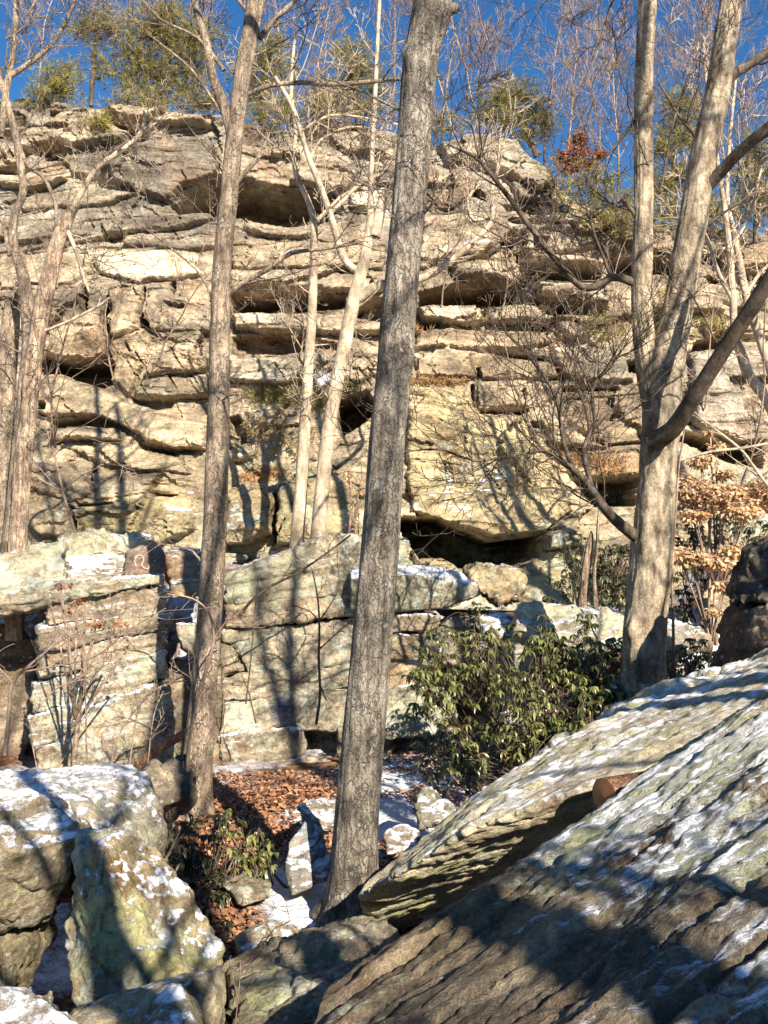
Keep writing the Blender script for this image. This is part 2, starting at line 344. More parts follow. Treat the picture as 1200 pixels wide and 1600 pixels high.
# (outline in the photograph, outward push in metres, tint, tint strength, its own rock?)
CL = [  # inward pushes: recess browns, part iron stain, part shade put into the colour
 # --- left, top
 ([(142,161),(198,160),(258,164),(258,176),(205,176),(150,172)], .30, PALE, .7, 1),
 ([(170,180),(227,170),(283,172),(320,187),(334,200),(289,194),(249,194),(221,199),(181,191)], .55, PALE, .9, 1),
 ([(166,184),(182,192),(222,200),(212,216),(190,208),(168,196)], -.5, RECESS_SHADE, .5, 0),
 ([(38,222),(61,209),(85,206),(108,188),(133,191),(181,201),(210,217),(190,232),(120,236),(95,228),(60,236),(42,248)], .60, PALE, .85, 1),
 ([(62,232),(95,229),(110,236),(100,250),(70,252)], -.6, RECESS_SHADE, .5, 0),
 ([(105,234),(205,220),(215,245),(170,285),(120,275),(100,252)], .18, GREY, .8, 1),
 ([(0,236),(40,232),(45,262),(0,268)], .35, PALE, .8, 1), ([(0,276),(60,266),(112,281),(60,292),(0,292)], .40, PALE, .8, 1),
 ([(215,225),(300,232),(345,262),(342,280),(290,297),(262,320),(185,292),(175,258)], .45, GREY, .8, 1),
 ([(20,300),(150,292),(220,310),(160,325),(30,322)], .22, MID, .6, 1), ([(0,160),(50,152),(48,190),(0,200)], .2, GREY, .6, 1),
 ([(85,165),(118,166),(116,187),(84,186)], .25, BROWN, .6, 1), ([(0,204),(40,200),(45,216),(0,222)], -.35, RECESS_SHADE, .5, 0),
 # --- great cavern left of centre
 ([(330,225),(420,225),(500,238),(560,268),(540,300),(450,292),(400,280),(336,281),(345,262)], .40, MID, .7, 1),
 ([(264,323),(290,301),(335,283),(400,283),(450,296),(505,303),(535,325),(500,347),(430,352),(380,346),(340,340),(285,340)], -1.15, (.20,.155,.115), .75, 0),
 ([(380,342),(440,352),(490,365),(480,376),(420,370),(385,362)], .30, MID, .6, 1),
 ([(545,303),(565,296),(599,295),(606,317),(574,331),(545,319)], .35, WHITE, 1., 1),
 ([(470,195),(500,178),(545,180),(560,196),(520,205),(478,212)], .40, GREY, .7, 1), ([(500,214),(560,206),(600,222),(600,244),(540,240)], .35, MID, .5, 1),
 ([(480,213),(520,206),(560,198),(560,206),(500,215)], -.4, RECESS_SHADE, .4, 0),
 # --- left, middle
 ([(155,350),(330,335),(335,352),(290,365),(170,372)], .25, GREY, .5, 1), ([(0,345),(130,352),(150,372),(60,380),(0,378)], .25, GREY, .6, 1),
 ([(148,408),(180,400),(250,392),(312,395),(316,430),(250,442),(220,447),(160,432)], .22, WHITE, 1., 1),
 ([(0,395),(140,400),(150,432),(120,452),(0,452)], .16, PALE, .6, 1),
 ([(125,494),(129,466),(136,452),(142,455),(142,486)], -.9, RECESS_SHADE, .4, 0), ([(155,505),(166,470),(172,462),(173,528),(162,525)], -.8, BROWN, .5, 0),
 ([(220,512),(223,475),(226,450),(230,450),(233,510)], -.8, RECESS_SHADE, .4, 0), ([(263,456),(269,436),(273,440),(275,466)], -.6, RECESS_SHADE, .4, 0),
 ([(254,474),(292,476),(290,483),(268,484)], -.45, RECESS_SHADE, .4, 0),
 ([(174,458),(222,452),(219,514),(176,526)], .22, TAN, .4, 1), ([(234,455),(262,452),(276,472),(330,478),(330,520),(236,520)], .16, GREY, .4, 1),
 ([(62,540),(113,512),(153,510),(172,530),(173,563),(93,563),(71,556)], .50, TAN, .7, 1),
 ([(58,553),(93,562),(173,562),(174,596),(159,601),(93,584),(58,584)], -1.0, (.21,.155,.11), .8, 0),
 ([(175,530),(227,512),(246,529),(230,560),(210,597),(198,614),(175,591)], .25, TAN, .7, 1),
 ([(238,560),(285,551),(328,565),(328,580),(225,592)], .30, TAN, .5, 1),
 ([(210,606),(227,595),(328,583),(328,617),(269,622),(212,618)], .42, (.34,.31,.24), .8, 1),
 ([(185,612),(212,620),(270,624),(268,636),(240,640),(205,626)], -.45, RECESS_SHADE, .4, 0),
 ([(52,592),(95,585),(155,600),(185,622),(230,642),(322,665),(322,700),(275,704),(230,690),(200,667),(150,652),(110,647),(75,652),(50,642)], .48, (.46,.38,.27), .7, 1),
 ([(74,656),(120,649),(160,653),(192,663),(188,669),(80,669)], -.75, RECESS_SHADE, .4, 0), ([(48,626),(75,628),(78,642),(50,642)], -.6, RECESS_SHADE, .4, 0),
 ([(76,669),(184,669),(200,676),(194,692),(80,690)], .40, PALE, .8, 1),
 ([(57,695),(170,695),(218,699),(283,713),(302,742),(227,738),(170,727),(136,715),(110,701)], .22, (.44,.37,.26), .6, 1),
 ([(217,693),(240,696),(277,706),(270,711),(232,704)], -.45, RECESS_SHADE, .5, 0),
 ([(42,722),(146,724),(152,772),(125,786),(42,763)], .14, GREY, .6, 1), ([(145,744),(149,729),(153,734),(155,767)], -.5, RECESS_SHADE, .4, 0),
 ([(157,764),(200,739),(222,750),(238,770),(160,782)], .16, (.36,.33,.26), .6, 1),
 ([(239,767),(284,771),(270,777),(243,775)], -.55, RECESS_SHADE, .4, 0), ([(126,786),(190,784),(180,790),(128,794)], -.35, RECESS_SHADE, .3, 0),
 ([(125,795),(238,778),(302,771),(311,829),(255,850),(184,850),(125,840)], .34, YEL, .85, 1),
 ([(40,778),(122,806),(122,840),(74,840),(40,800)], .28, TAN, .6, 1), ([(116,790),(124,790),(130,840),(120,840)], -.4, RECESS_SHADE, .3, 0),
 # --- centre
 ([(355,385),(480,378),(600,385),(600,420),(500,428),(365,420)], .22, TAN, .5, 1),
 ([(358,425),(470,422),(560,432),(600,440),(600,462),(540,458),(420,450),(360,456)], .45, MID, .6, 1),
 ([(358,460),(415,452),(483,455),(536,462),(540,480),(489,483),(415,489),(358,487)], -1.0, (.20,.15,.11), .8, 0), ([(545,480),(600,466),(640,470),(640,496),(560,500)], -.7, RECESS_SHADE, .5, 0),
 ([(360,489),(483,486),(560,500),(650,505),(650,522),(489,524),(367,514)], .50, PALE, .9, 1), ([(380,496),(440,490),(450,508),(385,512)], .06, WHITE, .9, 0),
 ([(360,524),(412,520),(482,526),(474,548),(438,551),(362,548)], -.45, BROWN, .8, 0), ([(490,530),(530,534),(528,547),(490,546)], -.25, GREY, .6, 0),
 ([(355,560),(489,548),(524,567),(517,578),(443,603),(355,595)], .42, (.44,.40,.32), .8, 1),
 ([(535,520),(590,540),(600,580),(560,600),(528,590)], .2, MID, .5, 1),
 ([(526,622),(575,610),(590,640),(570,660),(534,684),(530,650)], -1.2, RECESS_SHADE, .8, 0),
 ([(385,640),(460,634),(470,660),(400,672)], .25, MID, .5, 1), ([(355,700),(385,690),(400,712),(360,722)], .4, PALE, .6, 1),
 ([(355,768),(385,752),(415,752),(426,790),(425,832),(385,850),(355,850)], .75, (.46,.36,.22), .9, 1),
 ([(438,757),(520,740),(560,760),(560,850),(430,850)], .45, (.45,.37,.23), .8, 1), ([(424,770),(436,765),(434,845),(424,848)], -.4, RECESS_SHADE, .3, 0),
 ([(370,645),(384,660),(382,690),(360,700),(355,650)], -.6, RECESS_SHADE, .5, 0),
 # --- right of the big trunk, upper
 ([(680,232),(715,219),(753,209),(797,219),(823,238),(854,260),(869,287),(842,304),(797,279),(747,263),(696,257)], .50, (.40,.37,.31), .8, 1),
 ([(660,262),(747,284),(734,317),(693,335),(660,322)], .12, BROWN, .6, 1),
 ([(729,313),(743,292),(759,309),(755,326)], -.8, RECESS_SHADE, .6, 0), ([(798,283),(867,292),(850,316),(808,310)], .35, GREY, .7, 1),
 ([(770,318),(840,318),(850,332),(790,338)], -.55, BROWN, .6, 0),
 ([(660,340),(770,346),(800,372),(760,398),(700,402),(655,420)], .20, PALE, .7, 1), ([(790,345),(830,352),(822,362),(795,358)], -.6, RECESS_SHADE, .5, 0),
 ([(800,365),(900,372),(930,392),(850,402),(800,394)], .25, MID, .6, 1), ([(830,374),(850,380),(848,396),(834,396)], -.6, RECESS_SHADE, .5, 0), ([(885,350),(930,335),(950,360),(905,372)], .3, TAN, .6, 1),
 ([(705,412),(810,396),(817,447),(776,433),(734,437),(712,430)], .55, (.36,.31,.24), .8, 1),
 ([(655,455),(735,438),(778,434),(816,450),(815,470),(778,476),(655,480)], -.95, (.20,.125,.08), .85, 0),
 ([(812,396),(892,402),(930,412),(940,420),(880,416),(813,408)], .50, MID, .7, 1),
 ([(813,409),(890,416),(940,424),(930,438),(817,446)], -.95, RECESS_SHADE, .75, 0),
 ([(817,448),(892,445),(930,454),(944,476),(940,490),(895,471),(823,473)], .85, (.40,.37,.31), .8, 1),
 ([(824,474),(880,472),(911,477),(940,494),(905,500),(862,498)], -1.0, RECESS_SHADE, .6, 0),
 ([(650,482),(709,477),(753,478),(759,506),(724,511),(677,511),(658,501)], .60, (.56,.50,.40), .9, 1), ([(658,500),(690,505),(694,512),(662,514)], -.5, BROWN, .6, 0),
 ([(760,478),(835,476),(859,494),(861,517),(826,507),(797,511),(762,507)], .58, PALE, .8, 1), ([(828,507),(858,506),(858,518),(832,517)], -.6, RECESS_SHADE, .5, 0),
 ([(753,478),(759,478),(762,508),(757,508)], -.5, RECESS_SHADE, .3, 0),
 ([(648,516),(740,514),(850,520),(862,540),(760,548),(650,545)], .22, TAN, .6, 1), ([(762,551),(800,549),(855,558),(850,562),(790,560)], -.45, BROWN, .6, 0),
 ([(865,500),(930,498),(950,520),(930,540),(870,530)], .28, PALE, .5, 1),
 ([(650,555),(760,552),(860,565),(880,590),(740,592),(650,590)], .20, (.42,.34,.24), .6, 1), ([(746,576),(752,574),(754,592),(742,590)], -.5, RECESS_SHADE, .4, 0),
 ([(735,603),(742,600),(744,640),(738,636)], -.6, RECESS_SHADE, .4, 0), ([(746,602),(815,606),(830,630),(748,640)], .22, TAN, .5, 1), ([(818,604),(822,602),(823,622),(818,622)], -.4, RECESS_SHADE, .4, 0),
 ([(750,640),(830,634),(832,640),(800,648),(752,645)], -.4, BROWN, .5, 0),
 ([(630,612),(735,606),(748,645),(815,660),(870,720),(890,800),(850,830),(770,838),(720,822),(640,800)], .35, (.46,.39,.24), .8, 1),
 ([(814,656),(838,654),(846,672),(826,670)], -.7, RECESS_SHADE, .5, 0), ([(845,668),(890,672),(950,700),(880,700),(850,690)], .3, MID, .5, 1),
 ([(850,835),(900,800),(905,850),(850,860)], .5, YEL, .7, 1),
 ([(622,808),(683,808),(724,827),(772,846),(823,840),(850,834),(842,870),(816,886),(724,892),(696,872),(655,876),(624,828)], -1.7, RECESS_SHADE, .75, 0),
 ([(640,850),(672,836),(690,860),(670,880),(645,880)], 1.2, MID, .6, 1), ([(770,850),(818,846),(822,860),(780,866)], 1.2, TAN, .6, 1),
 # --- far right
 ([(860,545),(920,540),(985,560),(985,600),(880,590)], .3, (.40,.37,.31), .6, 1), ([(978,566),(1000,562),(1005,584),(975,588)], -.8, RECESS_SHADE, .5, 0),
 ([(950,370),(1060,360),(1070,400),(960,405)], .35, PALE, .5, 1), ([(940,406),(1060,406),(1100,430),(960,432)], -.8, RECESS_SHADE, .6, 0),
 ([(1000,440),(1110,445),(1130,490),(1010,490)], .5, MID, .6, 1), ([(1120,390),(1200,380),(1200,420),(1130,425)], .3, TAN, .6, 1), ([(1100,428),(1200,424),(1200,445),(1110,442)], -.7, RECESS_SHADE, .5, 0),
 ([(1090,495),(1200,490),(1200,530),(1100,530)], .3, TAN, .6, 1), ([(1085,532),(1150,532),(1150,545),(1080,548)], -.6, RECESS_SHADE, .5, 0),
 ([(1070,550),(1200,545),(1200,690),(1150,690),(1080,665)], .45, (.38,.355,.32), .7, 1),
 ([(1065,672),(1150,692),(1200,696),(1200,730),(1140,724),(1065,690)], -.9, RECESS_SHADE, .6, 0),
 ([(1050,700),(1130,722),(1200,735),(1200,775),(1120,775),(1050,750)], .45, (.36,.335,.30), .7, 1), ([(1050,776),(1200,778),(1200,800),(1050,800)], -.5, RECESS_SHADE, .5, 0),
 ([(890,620),(1000,640),(1005,690),(950,696),(880,660)], .2, BROWN, .4, 1), ([(880,710),(1000,705),(1000,745),(900,745)], .3, (.40,.27,.15), .5, 1), ([(900,748),(1000,748),(1000,790),(930,790)], -.9, RECESS_SHADE, .6, 0),
 ([(880,600),(960,605),(965,612),(880,610)], -.4, RECESS_SHADE, .4, 0),
]
SKYLINE = [(-400,150),(-100,152),(0,152),(60,146),(150,158),(260,160),(340,166),(400,184),(450,190),(500,176),(560,178),(620,196),(680,215),(753,206),(800,217),(860,262),(900,300),(1000,338),(1100,345),(1200,352),(1600,380)]
def cliff():
    xs = np.arange(-12.6, 12.61, 0.029); nv = 430; zb = 1.4
    sk = np.array([cliff_xz(*p) for p in SKYLINE]); top = np.interp(xs, sk[:, 0], sk[:, 1]) + 0.10 * fbm(np.stack([xs * 1.3, 0 * xs, 0 * xs], -1), 4, 3)
    vv = np.linspace(0, 1, nv)
    X = np.repeat(xs[None], nv, 0); Z = zb + (top[None] - zb) * vv[:, None]
    P2 = np.stack([X.ravel(), Z.ravel()], -1); P3 = np.stack([P2[:, 0], 0 * P2[:, 0], P2[:, 1]], -1)
    n = len(P2)
    wx = 0.09 * fbm(P3 * 2.2, 4, 31) + 0.03 * noise(P3 * 11, 35); wz = 0.055 * fbm(P3 * np.array([1.2, 1, 2.6]), 4, 41) + 0.02 * noise(P3 * 11, 45)
    Q = P2 + np.stack([wx, wz], -1)
    y = CY0 + CSL * (P2[:, 1] - EYE[2])
    # broad form and bedding
    d = 0.45 * fbm(P3 * np.array([.35, 1, .5]), 3, 51)
    bed = P2[:, 1] + 0.55 * fbm(P3 * np.array([.28, 1, .40]), 3, 61) + 0.06 * np.sin(P2[:, 0] * .8)
    db = np.zeros(n); bw = np.zeros(n); msk = .40 + .60 * sstep(-.25, .35, fbm(P3 * np.array([.3, 1, .45]), 2, 65))
    for h, amp, sd in ((0.72, 0.19, 1), (0.29, 0.085, 2), (0.12, 0.035, 3), (0.05, 0.012, 4)):
        s = bed / h; k = np.floor(s); f = s - k
        a0 = hash1(k, sd); along = fbm(np.stack([P2[:, 0] * (0.55 / h ** .5), k * 7.7, 0 * k], -1), 3, 70 + sd)
        out = np.clip(a0 - .45 + .9 * along, -.6, 1)
        prof = np.where(f < .12, sstep(0, .12, f), 1.0) * (1 - .55 * sstep(.35, 1, f))     # overhanging lip below, sloping back above
        db += msk * amp * out * prof
        db -= msk * amp * .35 * sstep(.07, 0, np.minimum(f, 1 - f)) * sstep(-.1, .25, along)
    # joints
    jn = fbm(np.stack([P2[:, 0] * .9 + .6 * P2[:, 1], np.floor(bed / .62) * 5.1, 0 * bed], -1), 3, 88)
    d -= 0.20 * sstep(.022, 0, np.abs(jn)) * sstep(.15, .45, noise(P3 * .7, 90))
    # colour
    g = fbm(P3 * np.array([.5, 1, .9]), 4, 101)[:, None]; g2 = fbm(P3 * np.array([.7, 1, 4.5]), 5, 111)[:, None]; g3 = fbm(P3 * 1.4, 4, 121)[:, None]
    c = np.array(MID)[None] * (1 + .35 * g) * (1 + .40 * g2)
    low = sstep(7.0, 3.2, P2[:, 1])[:, None]
    c = c * (1 - .28 * low) + np.array(YEL)[None] * (.28 * low) * (1 + .4 * g2)
    up = sstep(7.5, 11, P2[:, 1])[:, None]; c = c * (1 - up) + up * .86 * c.mean(1, keepdims=True) * np.array([[1.07, 1.0, .90]])
    c = c + sstep(.08, .42, g3) * (np.array(PALE) * 1.08 - c) * .75
    c = c + sstep(.0, .4, -g3) * (np.array(GREY) * 1.15 - c) * .75
    stn = sstep(.15, .5, fbm(P3 * np.array([2.2, 1, .45]), 4, 125))[:, None] * sstep(-.2, .3, g); c = c * (1 - .35 * stn)
    ident = np.zeros(n, int)
    for ki, (pl, push, tint, ts, own) in enumerate(CL):
        poly = np.array([cliff_xz(*p) for p in pl]); lo, hi = poly.min(0) - .3, poly.max(0) + .3
        ix = np.nonzero((Q[:, 0] > lo[0]) & (Q[:, 0] < hi[0]) & (Q[:, 1] > lo[1]) & (Q[:, 1] < hi[1]))[0]
        sd = poly_sd(Q[ix], poly); t = np.clip((Q[ix, 1] - lo[1] - .3) / max(hi[1] - lo[1] - .6, .05), 0, 1)
        push = push * (1.75 if push < -.85 else 1.0)
        if push > 0:
            rnd = .06 + .25 * push * t                      # crisp lip below, rounded shoulder above
            w = np.sqrt(np.clip(1 - (1 - np.clip(sd / rnd, 0, 1)) ** 2, 0, 1)); d[ix] = d[ix] + push * .85 * w * (1 - .25 * t); bw[ix] = np.maximum(bw[ix], sstep(0, .12, sd))
            d[ix] -= .09 * np.exp(-(sd / .025) ** 2) * sstep(-.2, .3, noise(P3[ix] * 1.3, 95))
        else:
            w = sstep(-.01, .06, sd); d[ix] = d[ix] * (1 - .55 * w) + push * w; bw[ix] = np.maximum(bw[ix], w)
        if own: ident[ix[sd > .02]] = ki + 1
        elif True: ident[ix[sd > .03]] = 0
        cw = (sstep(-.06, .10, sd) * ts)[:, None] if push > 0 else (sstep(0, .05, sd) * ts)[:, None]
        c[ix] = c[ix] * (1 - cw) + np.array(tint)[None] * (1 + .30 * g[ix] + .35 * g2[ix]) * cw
    W2 = P2 + np.stack([wx * 2.2, wz * 2.0], -1) + .35 * fbm(P3 * .5, 2, 97)[:, None]
    rot = np.stack([W2[:, 0] * .94 + W2[:, 1] * .34, -W2[:, 0] * .34 + W2[:, 1] * .94], -1)
    d += .40 * facets(rot / np.array([2.1, 1.7]), 5, .8) + .07 * facets(W2 / np.array([.8, .42]), 6, .8)
    d += db * (1 - .40 * bw)
    d += 0.030 * fbm(P3 * np.array([2.0, 1, 4.0]), 5, 131) + 0.014 * fbm(P3 * 11, 3, 141)
    V = (P2[:, 1] - zb) / np.maximum(np.interp(P2[:, 0], xs, top) - zb, .1)
    d = d * (1 - sstep(.96, 1.0, V)) - .5 * sstep(.955, 1.0, V) ** 2
    verts = np.stack([P2[:, 0] + 0.4 * wx * 0, y - d, P2[:, 1]], -1)
    # plateau behind the edge
    nx = len(xs); rows = [verts.reshape(nv, nx, 3)]; last = rows[0][-1]
    offs = (.12, .3, .6, 1.1, 2, 3.5, 6, 11, 25, 80)
    for k, o in enumerate(offs):
        r = last.copy(); r[:, 1] += o; r[:, 2] += .05 * o ** .8 + .12 * noise(np.stack([r[:, 0], r[:, 1], 0 * r[:, 0]], -1), 150) * min(1, o)
        if o > 5: r[:, 0] *= 1 + (o - 5) * .12
        rows.append(r[None])
    G = np.concatenate(rows, 0); ny = G.shape[0]
    idn = np.concatenate([ident, np.zeros(nx * len(offs), int)])
    colr = np.concatenate([c, np.repeat(np.array([[.2, .16, .1]]), nx * len(offs), 0)])
    i = (np.arange(ny - 1)[:, None] * nx + np.arange(nx - 1)[None]).ravel()
    F = np.stack([i, i + 1, i + nx + 1, i + nx], -1)
    v = G.reshape(-1, 3); fn = np.cross(v[F[:, 2]] - v[F[:, 0]], v[F[:, 3]] - v[F[:, 1]]); fn /= np.linalg.norm(fn, axis=1)[:, None] + 1e-9
    vn = np.zeros_like(v)
    for k in range(4): np.add.at(vn, F[:, k], fn)
    vn /= np.linalg.norm(vn, axis=1)[:, None] + 1e-9
    # a little snow: flecks on the big tan face, a patch on the centre ledge
    sn = np.full(len(v), .1); lich = .34 + .12 * noise(v * .5, 160)
    lich += .14 * sstep(6, 3, v[:, 2])
    def blob(px, py, rx, rz, a):
        q = cliff_xz(px, py); return a * np.exp(-((v[:, 0] - q[0]) / rx) ** 2 - ((v[:, 2] - q[1]) / rz) ** 2)
    sn += blob(502, 590, .22, .16, .9) + blob(735, 385, .25, .06, .55) + blob(765, 385, .3, .05, .5)
    fl = sstep(.25, .5, noise(v * np.array([3, 3, 14.0]), 170)) * sstep(.1, .5, vn[:, 2])
    sn += fl * (blob(740, 745, .75, .75, .9) + blob(680, 790, .6, .4, .9) + blob(300, 800, .5, .5, .8))
    bed_all = np.concatenate([bed, v[n:, 2]]); gco = np.stack([v[:, 0] * .22, v[:, 1] * .22, bed_all * 2.2 + .05 * v[:, 0]], -1)
    cr = np.clip(colr, .02, .9); fid = idn[F]
    base_o = None; same = (fid == fid[:, :1]).all(1); owner = np.where(same, fid[:, 0], 0)
    def part(mask, name):
        ff = F[mask]; u, inv = np.unique(ff, return_inverse=True)
        return mesh_np(name, v[u], inv.reshape(ff.shape), M['cliff'], False, {'Col': cr[u], 'snow': sn[u], 'lichen': lich[u], 'gco': gco[u]})
    base_o = link('cliff', part(owner == 0, 'cliff'))
    tag(base_o, 'tall sunlit cliff of layered tan and grey rock', None, None, 'structure')
    for k in np.unique(owner):
        if k and (owner == k).sum() > 60: link('rock_block', part(owner == k, 'rock_block'), base_o)
    return base_o
CLIFF = cliff()

# ---------------------------------------------------------------- boulders
def normals(v, F):
    fn = np.cross(v[F[:, 2]] - v[F[:, 0]], v[F[:, 3]] - v[F[:, 1]])
    vn = np.zeros_like(v)
    for k in range(4): np.add.at(vn, F[:, k], fn)
    return vn / (np.linalg.norm(vn, axis=1)[:, None] + 1e-12)
def hull_remesh(P, voxel):
    bm = bmesh.new()
    for p in P: bm.verts.new(p)
    r = bmesh.ops.convex_hull(bm, input=bm.verts)
    bmesh.ops.delete(bm, geom=[e for e in bm.verts if not e.link_faces], context='VERTS')
    bmesh.ops.recalc_face_normals(bm, faces=bm.faces)
    me = bpy.data.meshes.new('tmp'); bm.to_mesh(me); bm.free()
    o = bpy.data.objects.new('tmp', me); COL.objects.link(o)
    m = o.modifiers.new('r', 'REMESH'); m.mode = 'VOXEL'; m.voxel_size = voxel
    dg = bpy.context.evaluated_depsgraph_get(); dg.update()
    ev = o.evaluated_get(dg).to_mesh()
    v = np.empty(len(ev.vertices) * 3, np.float32); ev.vertices.foreach_get('co', v)
    f = np.empty(len(ev.loops), np.int32); ev.loops.foreach_get('vertex_index', f)
    v = v.reshape(-1, 3).astype(float); f = f.reshape(-1, 4)
    bpy.data.objects.remove(o); bpy.data.meshes.remove(me)
    return v, f
def relax(v, F, it, lam=0.6):
    e = np.concatenate([F[:, [0, 1]], F[:, [1, 2]], F[:, [2, 3]], F[:, [3, 0]]])
    for _ in range(it):
        s = np.zeros_like(v); c = np.zeros(len(v))
        np.add.at(s, e[:, 0], v[e[:, 1]]); np.add.at(c, e[:, 0], 1)
        v = v + lam * (s / np.maximum(c, 1)[:, None] - v)
    return v
SEED = [0]
def rock_mesh(pts, voxel, mat, tone=MID, back=None, rough=0.05, freq=1.6, smooth=4, strata=None, snow=0.0, snow_thr=0.55, lichen=.35, snow_scale=2.0, edits=None, name='boulder', puff=0.012, grain=None, snow_max=.56, facet=.45, crag=0.0):
    """a rock from the corner points the photograph shows (pixel, pixel, distance), rounded, bedded and weathered"""
    SEED[0] += 1; sd = SEED[0] * 5
    P = np.array([at(*p) for p in pts]); 
    if back:
        B = EYE + (P - EYE) * (1 + back / P[:, 1:2]); c = B.mean(0); B = c + (B - c) * .93; P = np.concatenate([P, B])
    v, F = hull_remesh(P, voxel); v = relax(v, F, smooth); vn = normals(v, F)
    v0 = v
    if grain:                                              # features drawn out along the bedding
        gd = np.array(grain[0], float); gd /= np.linalg.norm(gd); v = v + gd * ((v @ gd)[:, None] * (grain[1] - 1))
    disp = rough * .55 * fbm(v0 * freq * 5, 4, sd + 12) + rough * 1.7 * fbm(v * freq, 3, sd + 1) + rough * .7 * fbm(v * freq * 4, 4, sd + 2)
    ridge = 1 - 2 * np.abs(noise(v * freq * 2.3, sd + 3)); disp -= rough * .5 * sstep(.75, 1, ridge)
    if crag:
        q = v0 * .6 + v * .4; er = (1 - 2 * np.abs(noise(q * 5.5, sd + 15))) + .55 * (1 - 2 * np.abs(noise(q * 12, sd + 16))) + .3 * (1 - 2 * np.abs(noise(q * 26, sd + 17)))
        disp += crag * (er - .9) * sstep(-.5, .3, noise(q * 1.6, sd + 18)) + crag * .5 * fbm(v0 * 20, 3, sd + 19)
    disp += facet * rough * (1.5 * facets(v * freq * 1.5, sd, .9) + .6 * facets(v0 * freq * 4.5, sd + 1, .9))
    if strata:
        n_, h, amp = strata; n_ = np.array(n_, float); n_ /= np.linalg.norm(n_)
        s = (v0 @ n_ + .10 * h * 4 * fbm(v * freq * .6, 3, sd + 4)) / h; k = np.floor(s); f = s - k
        lev = hash1(k, sd) - .5 + .6 * fbm(np.concatenate([v[:, :2] * freq, (k * 3.3)[:, None]], 1), 3, sd + 5)
        disp += amp * lev * sstep(0, .18, f) * sstep(0, .12, 1 - f)
        disp -= amp * .9 * np.exp(-(np.minimum(f, 1 - f) / .05) ** 2) * sstep(-.3, .2, noise(v * freq * 1.1 + np.round(s)[:, None], sd + 6))
    v0 = v0 + vn * disp[:, None]; vn = normals(v0, F)
    g = fbm(v * freq, 4, sd + 7); g2 = fbm(v * freq * 3.5, 4, sd + 8)
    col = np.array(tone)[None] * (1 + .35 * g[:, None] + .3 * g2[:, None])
    col = col + sstep(.1, .5, fbm(v * freq * .8, 3, sd + 9))[:, None] * (np.array(PALE)[None] * .95 - col) * .5
    lc = np.clip(lichen + .22 * fbm(v * freq * 1.1, 3, sd + 10), -.2, .75)
    sn = snow + 1.3 * (vn[:, 2] - snow_thr) + .20 * fbm(v * freq * snow_scale * .7, 3, sd + 11) + .10 * fbm(v * freq * snow_scale * 2.2, 4, sd + 13)
    if edits:
        for fn in edits: col, lc, sn = fn(v0, vn, col, lc, sn)
    sn = np.clip(sn, -.4, snow_max)
    v = v0 + vn * (puff * sstep(.45, .75, sn))[:, None]
    gn = np.array(strata[0], float) if strata else np.array([-.1, -.15, .98]); gn /= np.linalg.norm(gn); gc = v0 * .55
    gc = gc + gn * (v0 @ gn + .03 * fbm(v0 * freq, 2, sd + 14))[:, None] * 1.9
    if grain: gc = gc + gd * ((v0 @ gd)[:, None] * (-.33))
    return v, F, {'Col': np.clip(col, .02, .9), 'snow': sn, 'lichen': lc, 'gco': gc}
def boulder(name, label, pts, voxel, mat='rock', cat='boulder', group=None, **kw):
    v, F, A = rock_mesh(pts, voxel, mat, **kw)
    lo, hi = v.min(0), v.max(0); loc = np.array([(lo[0] + hi[0]) / 2, (lo[1] + hi[1]) / 2, lo[2]])
    o = link(name, mesh_np(name, v - loc, F, M[mat], True, A), None, loc)
    return tag(o, label, cat, group)
def layered(name, label, layers, voxel, mat='rock', cat='boulder', **common):
    parts = []
    for L in layers:
        kw = dict(common); kw.update(L[1]); my = sum(p[1] for p in L[0]) / len(L[0])
        parts.append(rock_mesh([(p[0], p[1] + (2.2 if p[1] > my else -2.2), p[2]) for p in L[0]], voxel, mat, **kw))
    allv = np.concatenate([p[0] for p in parts]); lo, hi = allv.min(0), allv.max(0)
    loc = np.array([(lo[0] + hi[0]) / 2, (lo[1] + hi[1]) / 2, lo[2]])
    e = empty(name, loc, label, cat)
    for v, F, A in parts: link('rock_layer', mesh_np('rock_layer', v - loc, F, M[mat], True, A), e)
    return e
def spot(px, py, Y, r, dcol=None, cs=1., dl=0, ds=0):
    q = at(px, py, Y)
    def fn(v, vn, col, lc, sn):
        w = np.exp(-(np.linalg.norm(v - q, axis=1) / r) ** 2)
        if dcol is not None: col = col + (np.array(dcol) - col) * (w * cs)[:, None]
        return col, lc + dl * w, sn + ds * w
    return fn
def Y_(pts, Y): return [(a, b, Y) for a, b in pts]

TILT = (-.17, -.10, .98)
